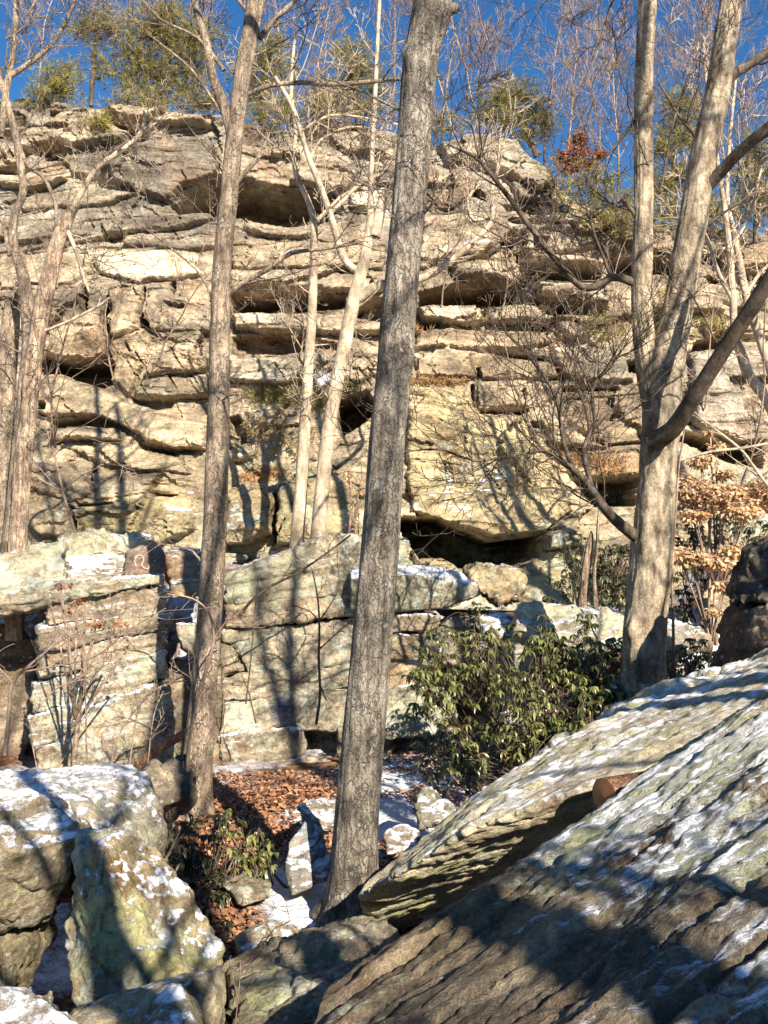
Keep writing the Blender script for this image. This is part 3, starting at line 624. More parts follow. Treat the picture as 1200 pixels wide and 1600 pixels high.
# big left block in beds
D = 10.7
layered('layered_boulder', 'big left block of thin snowy beds with a tree shadow down its right side', [
  ([(-120,960,D-.1),(0,929,D),(85,913,D),(136,907,D),(201,907,D),(256,902,D),(258,913,D),(200,921,D),(102,932,D),(0,949,D),(-120,985,D)], dict(back=1.6, lichen=.5)),
  ([(70,940,D+.08),(200,924,D+.05),(258,916,D+.05),(266,958,D+.05),(222,963,D+.05),(110,972,D+.05),(75,975,D+.1)], dict(back=1.5, lichen=.38)),
  ([(58,980,D+.1),(110,975,D),(222,966,D),(268,962,D),(262,984,D),(196,994,D),(90,1014,D),(60,1018,D+.05)], dict(back=1.5, lichen=.40)),
  ([(60,1022,D+.08),(196,997,D+.03),(262,988,D+.03),(256,1016,D+.03),(204,1028,D),(60,1058,D)], dict(back=1.5, lichen=.44)),
  ([(48,1064,D-.05),(204,1031,D-.08),(258,1020,D),(262,1060,D),(200,1084,D-.1),(48,1114,D-.15)], dict(back=1.5, lichen=.5, snow=.25)),
  ([(40,1118,D-.18),(200,1088,D-.15),(264,1064,D-.05),(270,1110,D-.05),(180,1146,D-.25),(50,1166,D-.3)], dict(back=1.5, lichen=.5, snow=.25)),
  ([(55,1170,D-.35),(180,1150,D-.3),(270,1114,D-.1),(276,1180,D-.1),(190,1235,D-.3),(60,1240,D-.35)], dict(back=1.5, lichen=.48)),
], 0.022, strata=(TILT, .065, .040), rough=.022, freq=2.2, smooth=1, snow=.10, snow_thr=.46, tone=(.36, .31, .24))
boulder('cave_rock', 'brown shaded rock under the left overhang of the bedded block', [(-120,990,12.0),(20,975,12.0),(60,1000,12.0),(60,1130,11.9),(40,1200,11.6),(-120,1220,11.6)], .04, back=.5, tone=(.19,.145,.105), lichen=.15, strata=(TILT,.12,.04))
# rocks on top of it
boulder('ledge_rock', 'pale lichened rock resting at far left above the bedded block', [(-100,900,11.2),(0,886,11.3),(60,856,11.6),(98,845,11.8),(106,885,11.3),(104,908,11.2),(0,930,11.1),(-100,950,11.1)], .028, back=1.3, tone=(.40,.36,.26), lichen=.56, rough=.045, strata=(TILT,.12,.045), snow=-.1)
boulder('ledge_rock', 'middle rock with snowy shelf between the pale left rock and the graffiti rock', [(98,872,11.7),(150,868,11.6),(196,866,11.6),(196,905,11.3),(108,908,11.2),(100,890,11.4)], .026, back=.9, tone=(.33,.29,.22), lichen=.42, snow=.25, rough=.03)
GRAF = boulder('graffiti_rock', 'dark grey rock with a white painted squiggle above the bedded block', [(200,862,11.5),(240,846,11.5),(257,864,11.4),(259,886,11.3),(251,905,11.2),(192,906,11.2),(194,880,11.3)], .022, back=.8, tone=(.20,.165,.14), lichen=.12, snow=-.6, rough=.02,
  edits=[spot(234,864,11.5,.06,(.40,.09,.05),.9), spot(222,886,11.3,.10,(.30,.17,.13),.6)])
boulder('ridge_rock', 'long lumpy pale ridge behind the graffiti rock', [(90,840,12.6),(150,834,12.6),(205,838,12.6),(245,843,12.5),(240,862,12.4),(95,870,12.4)], .03, back=1.0, tone=(.44,.40,.29), lichen=.5, rough=.07, freq=2.4)
boulder('red_ledge', 'reddish snow-flecked ledge between graffiti rock and left trunk', [(258,862,12.4),(310,856,12.4),(335,872,12.3),(330,905,12.0),(262,912,11.9)], .03, back=.9, tone=(.28,.20,.14), lichen=.35, snow=.0, strata=(TILT,.08,.03))
boulder('gap_rock', 'small pale wedge in the dark gap beside the left trunk', [(272,972,11.0),(310,975,11.0),(314,1003,11.0),(300,1022,10.9),(284,1014,10.9)], .02, back=.4, tone=(.42,.40,.32), lichen=.45, snow=.1, rough=.02, freq=3)
boulder('gap_rock', 'tan slab at the top of the dark gap beside the left trunk', [(262,905,11.9),(322,902,11.9),(318,930,11.7),(268,935,11.6)], .024, back=.5, tone=(.40,.33,.22), lichen=.3, rough=.03)
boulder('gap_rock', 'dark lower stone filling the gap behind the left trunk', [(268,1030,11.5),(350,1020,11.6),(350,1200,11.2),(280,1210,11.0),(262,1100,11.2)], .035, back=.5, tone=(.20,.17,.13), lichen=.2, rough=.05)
# central bedded wall
D = 11.6
BLUE = spot(441,1103,D-.1,.14,(.10,.14,.45),.8)
layered('layered_boulder', 'wide central wall of thick level beds behind the big trunk', [
  ([(350,896,D),(429,875,D),(500,842,D+.2),(556,838,D+.3),(640,845,D+.3),(640,908,D),(551,914,D),(466,936,D),(351,942,D)], dict(back=1.7, lichen=.5)),
  ([(350,948,D),(466,942,D),(552,919,D),(610,915,D),(610,950,D),(545,960,D-.02),(415,976,D-.02),(352,980,D)], dict(back=1.5, lichen=.40, tone=(.38,.32,.24))),
  ([(346,986,D+.08),(415,982,D+.06),(545,966,D+.06),(612,962,D+.06),(612,984,D+.06),(542,987,D+.05),(401,992,D+.05),(346,1003,D+.06)], dict(back=1.3, lichen=.42)),
  ([(372,1003,D+.04),(401,997,D),(542,991,D),(612,988,D),(612,1036,D-.02),(494,1042,D-.03),(388,1054,D-.03),(394,1042,D),(360,1010,D+.1)], dict(back=1.4, lichen=.46, snow=.12)),
  ([(338,1062,D-.05),(390,1056,D-.06),(494,1046,D-.06),(612,1040,D-.06),(612,1068,D-.06),(483,1073,D-.08),(387,1090,D-.1),(338,1096,D-.1)], dict(back=1.4, lichen=.46)),
  ([(336,1100,D-.12),(387,1094,D-.12),(483,1077,D-.12),(612,1072,D-.1),(612,1135,D-.15),(530,1130,D-.15),(472,1131,D-.15),(340,1146,D-.18)], dict(back=1.3, lichen=.50, snow=.10, edits=[BLUE, spot(412,1098,D-.1,.07,(.35,.12,.08),.6)])),
  ([(340,1155,D-.3),(424,1140,D-.32),(475,1140,D-.3),(479,1165,D-.3),(470,1192,D-.32),(370,1209,D-.35),(350,1207,D-.35),(346,1176,D-.35)], dict(back=1.0, lichen=.42, snow=.15)),
  ([(350,1200,D-.42),(470,1186,D-.4),(520,1188,D-.4),(520,1215,D-.5),(370,1235,D-.55),(350,1230,D-.5)], dict(back=.9, lichen=.36)),
  ([(526,1136,D-.2),(612,1130,D-.2),(612,1180,D-.2),(526,1186,D-.2)], dict(back=1.0, lichen=.3)),
  ([(346,1008,D+.1),(372,1006,D+.1),(384,1044,D+.08),(340,1058,D+.05),(338,1020,D+.1)], dict(back=.3, lichen=.3)),
], 0.024, strata=(TILT, .10, .040), rough=.026, freq=1.8, smooth=1, snow=-.12, snow_thr=.5, tone=(.38, .345, .27))
boulder('capstone', 'long grey capstone with a snowy top right of the big trunk', [(545,890,D-.1),(620,882,D+.1),(680,885,D+.1),(720,893,D+.1),(749,916,D),(753,929,D),(700,952,D-.15),(640,955,D-.2),(545,955,D-.2),(545,905,D-.3),(640,898,D-.3),(700,905,D-.25)], .022, back=.9, tone=(.30,.285,.22), lichen=.48, rough=.02, snow=.22, snow_thr=.42, smooth=6)
boulder('stacked_rock', 'flat snow-streaked rock directly under the grey capstone', [(600,960,D-.15),(650,957,D-.15),(688,962,D-.1),(690,980,D-.15),(660,988,D-.2),(600,990,D-.2)], .02, back=.8, tone=(.36,.31,.24), lichen=.35, snow=.25, rough=.03, strata=((-.05,-.1,1),.05,.02))
boulder('stacked_rock', 'tan upright rock low in the stack right of the big trunk', [(596,992,D-.15),(668,990,D-.12),(655,1020,D-.15),(650,1070,D-.2),(596,1082,D-.2)], .022, back=.8, tone=(.40,.32,.22), lichen=.38, rough=.03)
boulder('stacked_rock', 'pale green bottom rock half in shade between big trunk and laurel', [(590,1085,D-.4),(650,1066,D-.4),(700,1076,D-.4),(712,1120,D-.5),(690,1148,D-.6),(590,1156,D-.6)], .024, back=.9, tone=(.38,.38,.30), lichen=.5, snow=.15, rough=.03)
# rocks right of centre
boulder('grey_rock', 'small grey wedge under the right end of the capstone', [(655,992,11.5),(690,972,11.5),(728,958,11.6),(745,985,11.4),(740,1040,11.3),(660,1040,11.3)], .02, back=.6, tone=(.26,.24,.2), lichen=.3)
boulder('snowy_rock', 'small snow-covered rock left of the long pale slab', [(745,965,11.2),(770,955,11.4),(802,966,11.3),(804,996,11.0),(752,1000,11.0)], .02, back=.4, tone=(.34,.31,.25), lichen=.3, snow=.45, rough=.05)
boulder('tan_rock', 'cracked golden rock beside the shallow cave', [(729,892,13.2),(760,883,13.3),(790,883,13.3),(816,906,13.2),(813,932,13.0),(775,942,12.9),(748,926,13.0)], .025, back=.8, tone=(.34,.285,.19), lichen=.38, rough=.06, freq=2.5)
boulder('pale_slab', 'long pale slab with snow at its right end behind the laurel', [(806,958,10.9),(818,943,11.0),(835,941,11.2),(897,948,11.2),(975,962,11.0),(985,1010,10.6),(800,1050,10.7),(806,990,10.6)], .022, back=.8, smooth=2, strata=(TILT,.16,.03), tone=(.46,.43,.34), lichen=.48, rough=.03, snow=-.05, edits=[spot(930,985,10.8,.3,None,1,0,.22)])
boulder('thicket_rock', 'snow-crusted rock behind the forked birch', [(1030,980,10.3),(1060,972,10.6),(1098,980,10.6),(1110,1010,10.2),(1060,1025,10.0),(1030,1020,10.0)], .022, back=.6, tone=(.24,.22,.19), lichen=.35, snow=.12, rough=.05, freq=3)
boulder('thicket_rock', 'lichened stone in the dry thicket left of the dark right rocks', [(1090,935,11.2),(1120,918,11.3),(1140,940,11.2),(1130,985,10.9),(1100,985,10.9)], .025, back=.5, tone=(.38,.33,.24), lichen=.35, rough=.06)
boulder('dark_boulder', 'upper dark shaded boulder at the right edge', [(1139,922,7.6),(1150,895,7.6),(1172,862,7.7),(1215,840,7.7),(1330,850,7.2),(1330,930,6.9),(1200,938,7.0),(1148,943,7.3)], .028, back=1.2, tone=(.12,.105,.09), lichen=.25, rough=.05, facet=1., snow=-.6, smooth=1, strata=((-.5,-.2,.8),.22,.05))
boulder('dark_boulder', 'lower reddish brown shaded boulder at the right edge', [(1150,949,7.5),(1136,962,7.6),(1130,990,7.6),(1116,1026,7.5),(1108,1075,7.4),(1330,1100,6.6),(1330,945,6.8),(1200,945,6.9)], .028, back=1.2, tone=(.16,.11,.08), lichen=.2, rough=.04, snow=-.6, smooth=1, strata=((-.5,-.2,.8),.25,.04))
# the long slab and the great foreground slab
GS = at(1200, 1060, 5.6) - at(640, 1345, 5.1); GS = GS / np.linalg.norm(GS); NS = np.cross(GS, np.array([.3, -.75, -.5])); NS = NS / np.linalg.norm(NS)
G1 = at(1200, 1100, 4.0) - at(510, 1540, 3.0); G1 = G1 / np.linalg.norm(G1)
boulder('leaning_slab', 'long leaning slab with sunlit lichen top behind the foreground rock', [
  (1330,975,6.3),(1200,1022,6.1),(1040,1086,5.9),(925,1131,5.8),(880,1160,5.75),(800,1206,5.7),(740,1247,5.6),(650,1322,5.4),(585,1372,5.2),(555,1402,5.1),
  (1330,1110,4.45),(1135,1150,4.45),(1065,1180,4.45),(955,1218,4.45),(860,1252,4.45),(725,1300,4.52),(620,1368,4.7),
  (575,1445,5.6),(640,1462,7.0),(800,1440,8.2),(1000,1400,8.6),(1330,1350,8.6)], .018, 'near', tone=(.50,.46,.34), lichen=.46, crag=.010, facet=.15, rough=.020, freq=2.4, smooth=2, strata=(NS,.17,.020), grain=(GS,.25), snow=.08, snow_thr=.66, snow_scale=1.6, snow_max=.56)
boulder('slab_step', 'thin upper bed of the leaning slab in front of the forked birch base', [(1200,1012,6.5),(1040,1078,6.25),(925,1122,6.1),(920,1158,5.95),(1040,1108,5.95),(1200,1046,6.1),(1330,960,6.7),(1330,1000,6.3)], .02, 'near', back=.4, tone=(.42,.40,.30), lichen=.55, rough=.03, snow=.1, snow_thr=.6)
boulder('mossy_step', 'low mossy wedge at the lower left edge of the leaning slab', [(700,1275,6.2),(790,1215,6.3),(880,1152,6.4),(898,1152,6.35),(880,1172,6.1),(760,1240,5.95),(705,1290,5.9)], .02, 'near', back=.4, tone=(.32,.31,.23), lichen=.5, rough=.03, snow=.05)
N1 = np.cross(G1, np.array([.25, -.62, -.75])); N1 = N1 / np.linalg.norm(N1)
boulder('snowy_slab', 'huge brown foreground slab streaked with snow at lower right', [
  (507,1537,3.05),(595,1490,3.2),(640,1468,3.3),(740,1412,3.4),(820,1352,3.5),(872,1330,3.55),(985,1306,3.7),(1045,1279,3.8),(1135,1155,3.95),(1200,1100,4.1),(1400,960,4.4),
  (500,1620,2.6),(700,1640,2.3),(900,1640,2.05),(1200,1640,1.85),(1500,1640,1.75),(1600,1200,2.9),(1600,950,4.2),
  (480,1900,2.6),(700,2050,2.5),(1200,2200,2.4),(1500,2200,2.3),(900,1700,4.0),(1200,1500,4.6)], .0135, 'bottom', tone=(.165,.142,.112), lichen=.50, crag=.011, facet=.25, rough=.016, freq=3.4, smooth=2, strata=(N1,.15,.034), grain=(G1,.32), snow=.21, snow_thr=.74, snow_scale=1.6, puff=.005, snow_max=.50,
  edits=[spot(560,1560,2.9,.35,None,1,-.1,-.5), spot(750,1470,3.1,.35,(.22,.17,.10),.7,-.05,-.38), spot(700,1560,2.7,.3,None,1,-.05,-.25), spot(1150,1180,3.9,.55,None,1,.10,.14), spot(1000,1330,3.4,.4,None,1,.10,.08), spot(880,1580,2.3,.4,None,1,-.15,-.15), spot(600,1590,2.7,.2,None,1,0,.2)])
# cut log
def log():
    a = at(944, 1244, 4.22); b = at(1110, 1215, 4.55); ax = b - a; Ln = np.linalg.norm(ax); ax /= Ln
    e = empty('cut_log', a, 'red-brown sawn log wedged between the leaning slab and the snowy slab', 'log')
    u = np.cross(ax, [0, 0, 1]); u /= np.linalg.norm(u); w = np.cross(u, ax)
    n, m = 40, 24; th = np.linspace(0, 2 * np.pi, n, endpoint=False); v = []
    for k in range(m):
        t = k / (m - 1); p = np.stack([np.cos(th) * 3, np.sin(th) * 3, np.full(n, t * 2)], -1)
        r = .080 * (1 + .07 * fbm(p, 4, 3)) * (.97 if k == 0 else 1)
        v.append(ax * Ln * t + u * (r * np.cos(th))[:, None] + w * (r * np.sin(th))[:, None])
    v = np.concatenate(v); i = (np.arange(m - 1)[:, None] * n + np.arange(n)[None]).ravel(); j = (np.arange(m - 1)[:, None] * n + (np.arange(n)[None] + 1) % n).ravel()
    link('bark', mesh_np('bark', v, np.stack([i, j, j + n, i + n], -1), M['bark_red']), e)
    c = [-ax * .004 * (1 - r_) + (u * np.cos(t_) + w * np.sin(t_)) * .077 * r_ for r_ in (0.001, .33, .66, 1) for t_ in th]
    c = np.array(c); i = (np.arange(3)[:, None] * n + np.arange(n)[None]).ravel(); j = (np.arange(3)[:, None] * n + (np.arange(n)[None] + 1) % n).ravel()
    m_, t_, b_ = nodes('sawn_wood'); N = NT(t_); wv = N.n('ShaderNodeTexWave', wave_type='RINGS', rings_direction='SPHERICAL'); wv.inputs['Scale'].default_value = 40; wv.inputs['Distortion'].default_value = 3; N.L(N.obj(), wv.inputs[0])
    cc = N.mix(N.ramp(N.noise(30, 6, .7), .35, .65), N.ramp(wv.outputs[1], 0, 1, (.30, .12, .045), (.52, .24, .10)), (.30, .12, .05)); N.L(cc, b_.inputs[0])
    link('cut_face', mesh_np('cut_face', c, np.stack([i, j, j + n, i + n], -1), m_), e)
log()
# left foreground boulders
boulder('flat_boulder', 'flat-topped boulder dusted with snow at lower left', [(10,1207,6.6),(120,1197,6.7),(205,1196,6.6),(232,1212,6.4),(264,1288,5.9),(259,1308,5.8),(225,1328,5.6),(140,1312,5.1),(60,1290,4.95),(-40,1260,5.0),(-60,1210,6.4),(262,1350,5.9),(140,1420,5.3),(-40,1400,5.2)], .02, 'near', crag=.012, tone=(.30,.29,.24), lichen=.38, rough=.02, snow=.13, snow_thr=.62, smooth=6)
boulder('round_boulder', 'rounded lichen boulder at the left edge below the flat boulder', [(-60,1225,4.8),(10,1222,4.8),(75,1246,4.7),(140,1297,4.5),(118,1336,4.4),(111,1376,4.4),(76,1430,4.4),(0,1452,4.3),(-80,1450,4.2),(-80,1300,4.1),(30,1330,4.15)], .016, 'near', back=.8, crag=.012, tone=(.30,.26,.19), lichen=.44, rough=.035, snow=.12, snow_thr=.55, smooth=6)
boulder('pointed_boulder', 'pointed boulder with yellow lichen and snow patches at lower left', [(172,1294,4.45),(215,1320,4.4),(282,1385,4.3),(322,1430,4.25),(352,1482,4.2),(333,1508,4.1),(236,1535,3.85),(146,1568,3.75),(106,1452,4.0),(116,1366,4.2),(130,1306,4.4),(150,1400,3.85),(165,1330,4.1),(330,1600,4.0),(150,1640,3.8)], .014, 'near', back=.6, crag=.012, tone=(.34,.29,.19), lichen=.50, rough=.03, freq=2.4, smooth=3, strata=((.75,.1,.65),.09,.03), snow=-.06, snow_thr=.5, snow_scale=2.5,
  edits=[spot(190,1370,4.1,.12,(.32,.17,.05),.8,-.15,0), spot(165,1395,4.0,.06,(.16,.07,.07),.8,-.1,-.2), spot(280,1430,4.2,.25,None,1,-.1,.36), spot(215,1490,3.9,.2,(.44,.38,.17),.6,.12,-.1)])
boulder('shaded_rock', 'grey-green rock in the dark hollow at the left edge', [(-60,1475,4.3),(0,1468,4.3),(66,1430,4.5),(70,1470,4.5),(52,1492,4.3),(36,1540,4.1),(-60,1560,4.0)], .02, 'near', back=.6, tone=(.28,.25,.17), lichen=.35, snow=-.5)
boulder('edge_rock', 'sharp-edged rock with a bright right facet at the bottom left', [(110,1582,3.35),(200,1552,3.45),(282,1532,3.55),(352,1503,3.7),(354,1592,3.5),(340,1660,3.3),(280,1545,3.35),(150,1680,3.0),(90,1640,3.2)], .013, 'near', back=.5, crag=.012, tone=(.32,.29,.21), lichen=.42, rough=.02, smooth=3, snow=-.08)
boulder('wedge_rock', 'small dark wedge in front of the sharp-edged rock', [(280,1540,3.2),(300,1565,3.1),(318,1620,3.0),(210,1640,2.9),(220,1598,3.05)], .012, 'near', back=.25, tone=(.20,.18,.13), lichen=.3, rough=.02, snow=.0)
boulder('corner_rock', 'snow-covered rock in the bottom left corner', [(-60,1560,3.2),(0,1549,3.2),(40,1552,3.2),(66,1577,3.1),(128,1605,3.0),(120,1680,2.8),(-60,1700,2.7)], .013, 'near', back=.4, tone=(.30,.27,.22), lichen=.2, rough=.025, snow=.14)
boulder('hollow_stone', 'pale snowy stone beside dead leaves in the hollow at lower left', [(40,1562,3.9),(80,1552,4.0),(96,1570,3.9),(90,1590,3.8),(50,1590,3.8)], .014, 'near', back=.2, tone=(.42,.38,.28), lichen=.3, snow=.3, rough=.03)
boulder('low_slab', 'broad grey slab with a shaded left half at the bottom centre', [(352,1512,4.4),(420,1492,4.6),(478,1478,4.7),(520,1442,4.9),(565,1436,5.0),(622,1462,4.8),(606,1500,4.4),(520,1524,3.9),(500,1600,3.6),(380,1620,3.6),(352,1590,4.0),(470,1510,4.1)], .016, 'near', back=.7, crag=.012, tone=(.24,.215,.165), lichen=.40, rough=.04, smooth=4, snow=-.22, snow_thr=.6, edits=[spot(560,1470,4.7,.3,(.34,.32,.26),.7)])  # right top painted paler, sunlight on that facet put into the colour
boulder('upright_stone', 'pointed upright stone with a snowy left face beside the big trunk', [(450,1318,6.75),(479,1284,6.9),(500,1294,6.95),(516,1340,6.85),(513,1374,6.7),(456,1400,6.6),(446,1372,6.7)], .014, back=.25, tone=(.25,.245,.23), lichen=.35, snow=.30, snow_thr=.30, rough=.02, smooth=2, snow_max=.50)
boulder('flat_stone', 'flat snowy stone behind the pointed upright stone', [(465,1262,7.6),(500,1248,8.0),(540,1255,8.1),(540,1300,7.4),(495,1300,7.3)], .018, back=.3, tone=(.24,.22,.18), lichen=.3, snow=.08, rough=.04)
boulder('tan_stone', 'low tan stone among fallen leaves in front of the small laurel', [(366,1466,5.6),(424,1440,5.9),(462,1450,5.9),(458,1474,5.7),(425,1494,5.5),(376,1496,5.5)], .015, back=.3, tone=(.38,.32,.22), lichen=.38, snow=-.1, rough=.025, smooth=6)
boulder('round_stone', 'rounded greenish stone just below the small laurel', [(343,1384,6.6),(372,1370,6.8),(422,1376,6.8),(418,1400,6.6),(380,1410,6.5)], .016, back=.3, tone=(.24,.22,.16), lichen=.4, snow=-.3, rough=.03, smooth=4)
boulder('white_stone', 'angular snow-topped stone right of the big trunk', [(646,1242,7.7),(666,1231,7.8),(722,1266,7.7),(690,1288,7.4),(654,1300,7.4)], .016, back=.3, tone=(.26,.25,.2), lichen=.42, snow=.08, rough=.04)
boulder('dark_stone', 'small dark stone between the big trunk and the leaning slab', [(598,1300,7.2),(625,1286,7.3),(660,1296,7.3),(655,1330,7.0),(600,1340,6.9)], .018, back=.3, tone=(.16,.14,.12), lichen=.2, snow=.0, rough=.03)
boulder('gully_stone', 'rock half buried in leaves behind the flat boulder', [(228,1206,7.8),(262,1190,8.1),(286,1189,8.2),(296,1212,8.1),(288,1250,7.8),(240,1262,7.6)], .018, back=.4, smooth=1, facet=1.2, tone=(.16,.145,.125), lichen=.25, snow=-.5)

#@@TREES@@
# ---------------------------------------------------------------- tubes, trunks, twigs
def spline(P, step):
    P = np.asarray(P, float); out = []
    Q = np.concatenate([[2 * P[0] - P[1]], P, [2 * P[-1] - P[-2]]])
    for i in range(1, len(Q) - 2):
        a, b, c, d = Q[i - 1:i + 3]; n = max(2, int(np.linalg.norm((c - b)[:3]) / step))
        t = np.linspace(0, 1, n, endpoint=False)[:, None]
        out.append(.5 * (2 * b + (c - a) * t + (2 * a - 5 * b + 4 * c - d) * t * t + (3 * b - a - 3 * c + d) * t ** 3))
    return np.concatenate(out + [P[-1:]])
class Tubes:
    def __init__(s): s.v = []; s.f = []; s.n = 0
    def add(s, p, r, k=None):
        p = np.asarray(p, float); r = np.asarray(r, float)
        if k is None: k = 9 if r[0] > .03 else 6 if r[0] > .012 else 4 if r[0] > .006 else 3
        t = np.gradient(p, axis=0); m = np.abs(p[-1] - p[0]); ref = np.eye(3)[int(np.argmin(m))]
        u = np.cross(t, ref); u /= np.linalg.norm(u, axis=1)[:, None] + 1e-9; w = np.cross(t, u); w /= np.linalg.norm(w, axis=1)[:, None] + 1e-9
        a = np.arange(k) * (2 * np.pi / k)
        v = p[:, None] + r[:, None, None] * (u[:, None] * np.cos(a)[None, :, None] + w[:, None] * np.sin(a)[None, :, None])
        n = len(p); i = (np.arange(n - 1)[:, None] * k + np.arange(k)[None]).ravel(); j = (np.arange(n - 1)[:, None] * k + (np.arange(k)[None] + 1) % k).ravel()
        s.f.append(np.stack([i, i + k, j + k, j], -1) + s.n); s.v.append(v.reshape(-1, 3)); s.n += n * k
    def mesh(s, name, mat, org=(0, 0, 0)):
        return mesh_np(name, np.concatenate(s.v) - np.asarray(org), np.concatenate(s.f), mat)
def unit(v): return v / (np.linalg.norm(v) + 1e-12)
def grow(rng, p, d, L, r, lev, T, up=.12, wob=.22, kids=(5, 8), rmin=.003, ratio=.55, t0=.2):
    n = max(4, int(5 + L * 2.2)); pts = [np.array(p, float)]; d = unit(np.array(d, float)); dirs = []
    for i in range(n):
        d = unit(d + rng.normal(size=3) * wob * (.5 if lev > 1 else .8) + np.array([0, 0, up])); pts.append(pts[-1] + d * L / n); dirs.append(d)
    pts = np.array(pts); t = np.linspace(0, 1, n + 1); rad = np.maximum(r * (1 - .72 * t), rmin); T.add(pts, rad)
    if lev <= 0: return
    for _ in range(rng.randint(kids[0], kids[1] + 1)):
        u = t0 + (1 - t0) * rng.rand(); i = min(int(u * n), n - 1); q = pts[i] + (pts[i + 1] - pts[i]) * (u * n - i)
        s = unit(np.cross(dirs[i], rng.normal(size=3))); a = math.radians(rng.uniform(28, 62))
        grow(rng, q, dirs[i] * math.cos(a) + s * math.sin(a), L * rng.uniform(.32, .62) * (1.1 - .5 * u), max(rad[i] * ratio, rmin), lev - 1, T, up, wob, (max(1, kids[0] - 2), max(2, kids[1] - 2)), rmin, ratio)
def path3(pp, D):
    """(px, py, width px[, distance]) -> points and radii"""
    out = []
    for q in pp:
        Y = q[3] if len(q) > 3 else D; p = at(q[0], q[1], Y); out.append([*p, q[2] * .5 * Y / FPX * .90])
    return np.array(out)
def trunk_np(pp, D, k=40, step=.035, rough=.06, furrow=.05, seed=0, knots=(), flare=0.0):
    P = spline(path3(pp, D), step); p, r = P[:, :3], P[:, 3]; n = len(p)
    t = np.gradient(p, axis=0); t /= np.linalg.norm(t, axis=1)[:, None]
    u = np.cross(t, [0, 1.0, 0]); u /= np.linalg.norm(u, axis=1)[:, None]; w = np.cross(t, u)
    a = np.arange(k) * (2 * np.pi / k)
    dirs = u[:, None] * np.cos(a)[None, :, None] + w[:, None] * np.sin(a)[None, :, None]
    s = np.concatenate([[0], np.cumsum(np.linalg.norm(np.diff(p, axis=0), axis=1))])
    q = np.stack([np.repeat(np.cos(a)[None], n, 0), np.repeat(np.sin(a)[None], n, 0), np.repeat(s[:, None], k, 1)], -1).reshape(-1, 3)
    R = r.mean()
    d = rough * fbm(q * np.array([1.1, 1.1, 1.6]), 4, seed) + furrow * fbm(q * np.array([5.5, 5.5, 1.3]), 4, seed + 9) - furrow * .8 * sstep(.72, 1, 1 - 2 * np.abs(noise(q * np.array([4, 4, .8]), seed + 20)))
    d = d.reshape(n, k) 
    if flare: d = d + flare * np.exp(-s / .22)[:, None] * (1 + .5 * np.cos(a * 5 + seed))[None]
    v = p[:, None] + dirs * (r[:, None] * (1 + d))[:, :, None]
    for kx, ky, kr, kh in knots:                            # burls and branch scars
        Yk = D; c = at(kx, ky, Yk - r[0] * .7); dd = np.linalg.norm(v - c, axis=2); g = kh * np.exp(-(dd / kr) ** 2) * (1 + .8 * fbm(v.reshape(-1, 3) * 14, 3, seed + 31).reshape(n, k)); v = v + dirs * g[:, :, None]
    i = (np.arange(n - 1)[:, None] * k + np.arange(k)[None]).ravel(); j = (np.arange(n - 1)[:, None] * k + (np.arange(k)[None] + 1) % k).ravel()
    v = v.reshape(-1, 3); v = np.concatenate([v, p[-1:] + t[-1:] * r[-1] * .3])
    l = (n - 1) * k + np.arange(k); tri = np.stack([l, np.full(k, n * k), (n - 1) * k + (np.arange(k) + 1) % k], -1)
    return v, [np.stack([i, j, j + k, i + k], -1), tri], p, r
def tree(name, label, trunks, D, mat, branches=(), seed=1, cat='tree', group=None, bmat=None, top=None, side=0, twig=.5, rmin=.003, knots=(), base=None, k=40, step=.035, rough=.06, furrow=.05, flare=0, lev=2):
    rng = np.random.RandomState(seed); bmat = bmat or mat
    first = path3(trunks[0], D)[0][:3]; org = np.array(base if base is not None else first)
    e = empty(name, org, label, cat, group); allp = []
    for ti, tp in enumerate(trunks):
        v, F, p, r = trunk_np(tp, D, k, step, rough, furrow, seed * 7 + ti, knots if ti == 0 else (), flare if ti == 0 else 0)
        link('trunk', mesh_np('trunk', v - org, F, M[mat]), e); allp.append((p, r))
    for bp, bl in branches:                                  # limbs the photograph shows
        P = spline(path3(bp, D), .12); T = Tubes(); p, r = P[:, :3], np.maximum(P[:, 3], rmin); T.add(p, r)
        n = len(p); t = np.gradient(p, axis=0)
        for _ in range(int(bl)):
            i = rng.randint(max(1, n // 5), n); d = unit(t[i]); s_ = unit(np.cross(d, rng.normal(size=3))); a = math.radians(rng.uniform(30, 65))
            grow(rng, p[i], d * math.cos(a) + s_ * math.sin(a), twig * rng.uniform(.6, 1.7), max(min(r[i] * .5, .010), rmin), 2, T, .07, .27, (4, 7), rmin)
        link('branch', T.mesh('branch', M[bmat], org), e)
    if side:                                                 # small side twigs
        for p, r in allp:
            for _ in range(side):
                i = rng.randint(len(p) // 4, len(p)); T = Tubes(); d = unit(np.array([rng.normal(), rng.normal() * .7, .55]))
                grow(rng, p[i], d, twig * rng.uniform(.7, 1.6), max(min(r[i] * .3, .012), rmin), lev, T, .08, .25, (3, 6), rmin); link('branch', T.mesh('branch', M[bmat], org), e)
    if top:
        for p, r in allp:
            for _ in range(top[0]):
                i = rng.randint(int(len(p) * top[2]), len(p)); T = Tubes(); az = rng.uniform(0, 6.28)
                grow(rng, p[i], (math.cos(az), math.sin(az), .7), top[1] * rng.uniform(.6, 1.2), r[i] * .5, 2, T, .10, .18, (4, 6), .006); link('branch', T.mesh('branch', M[bmat], org), e)
    return e

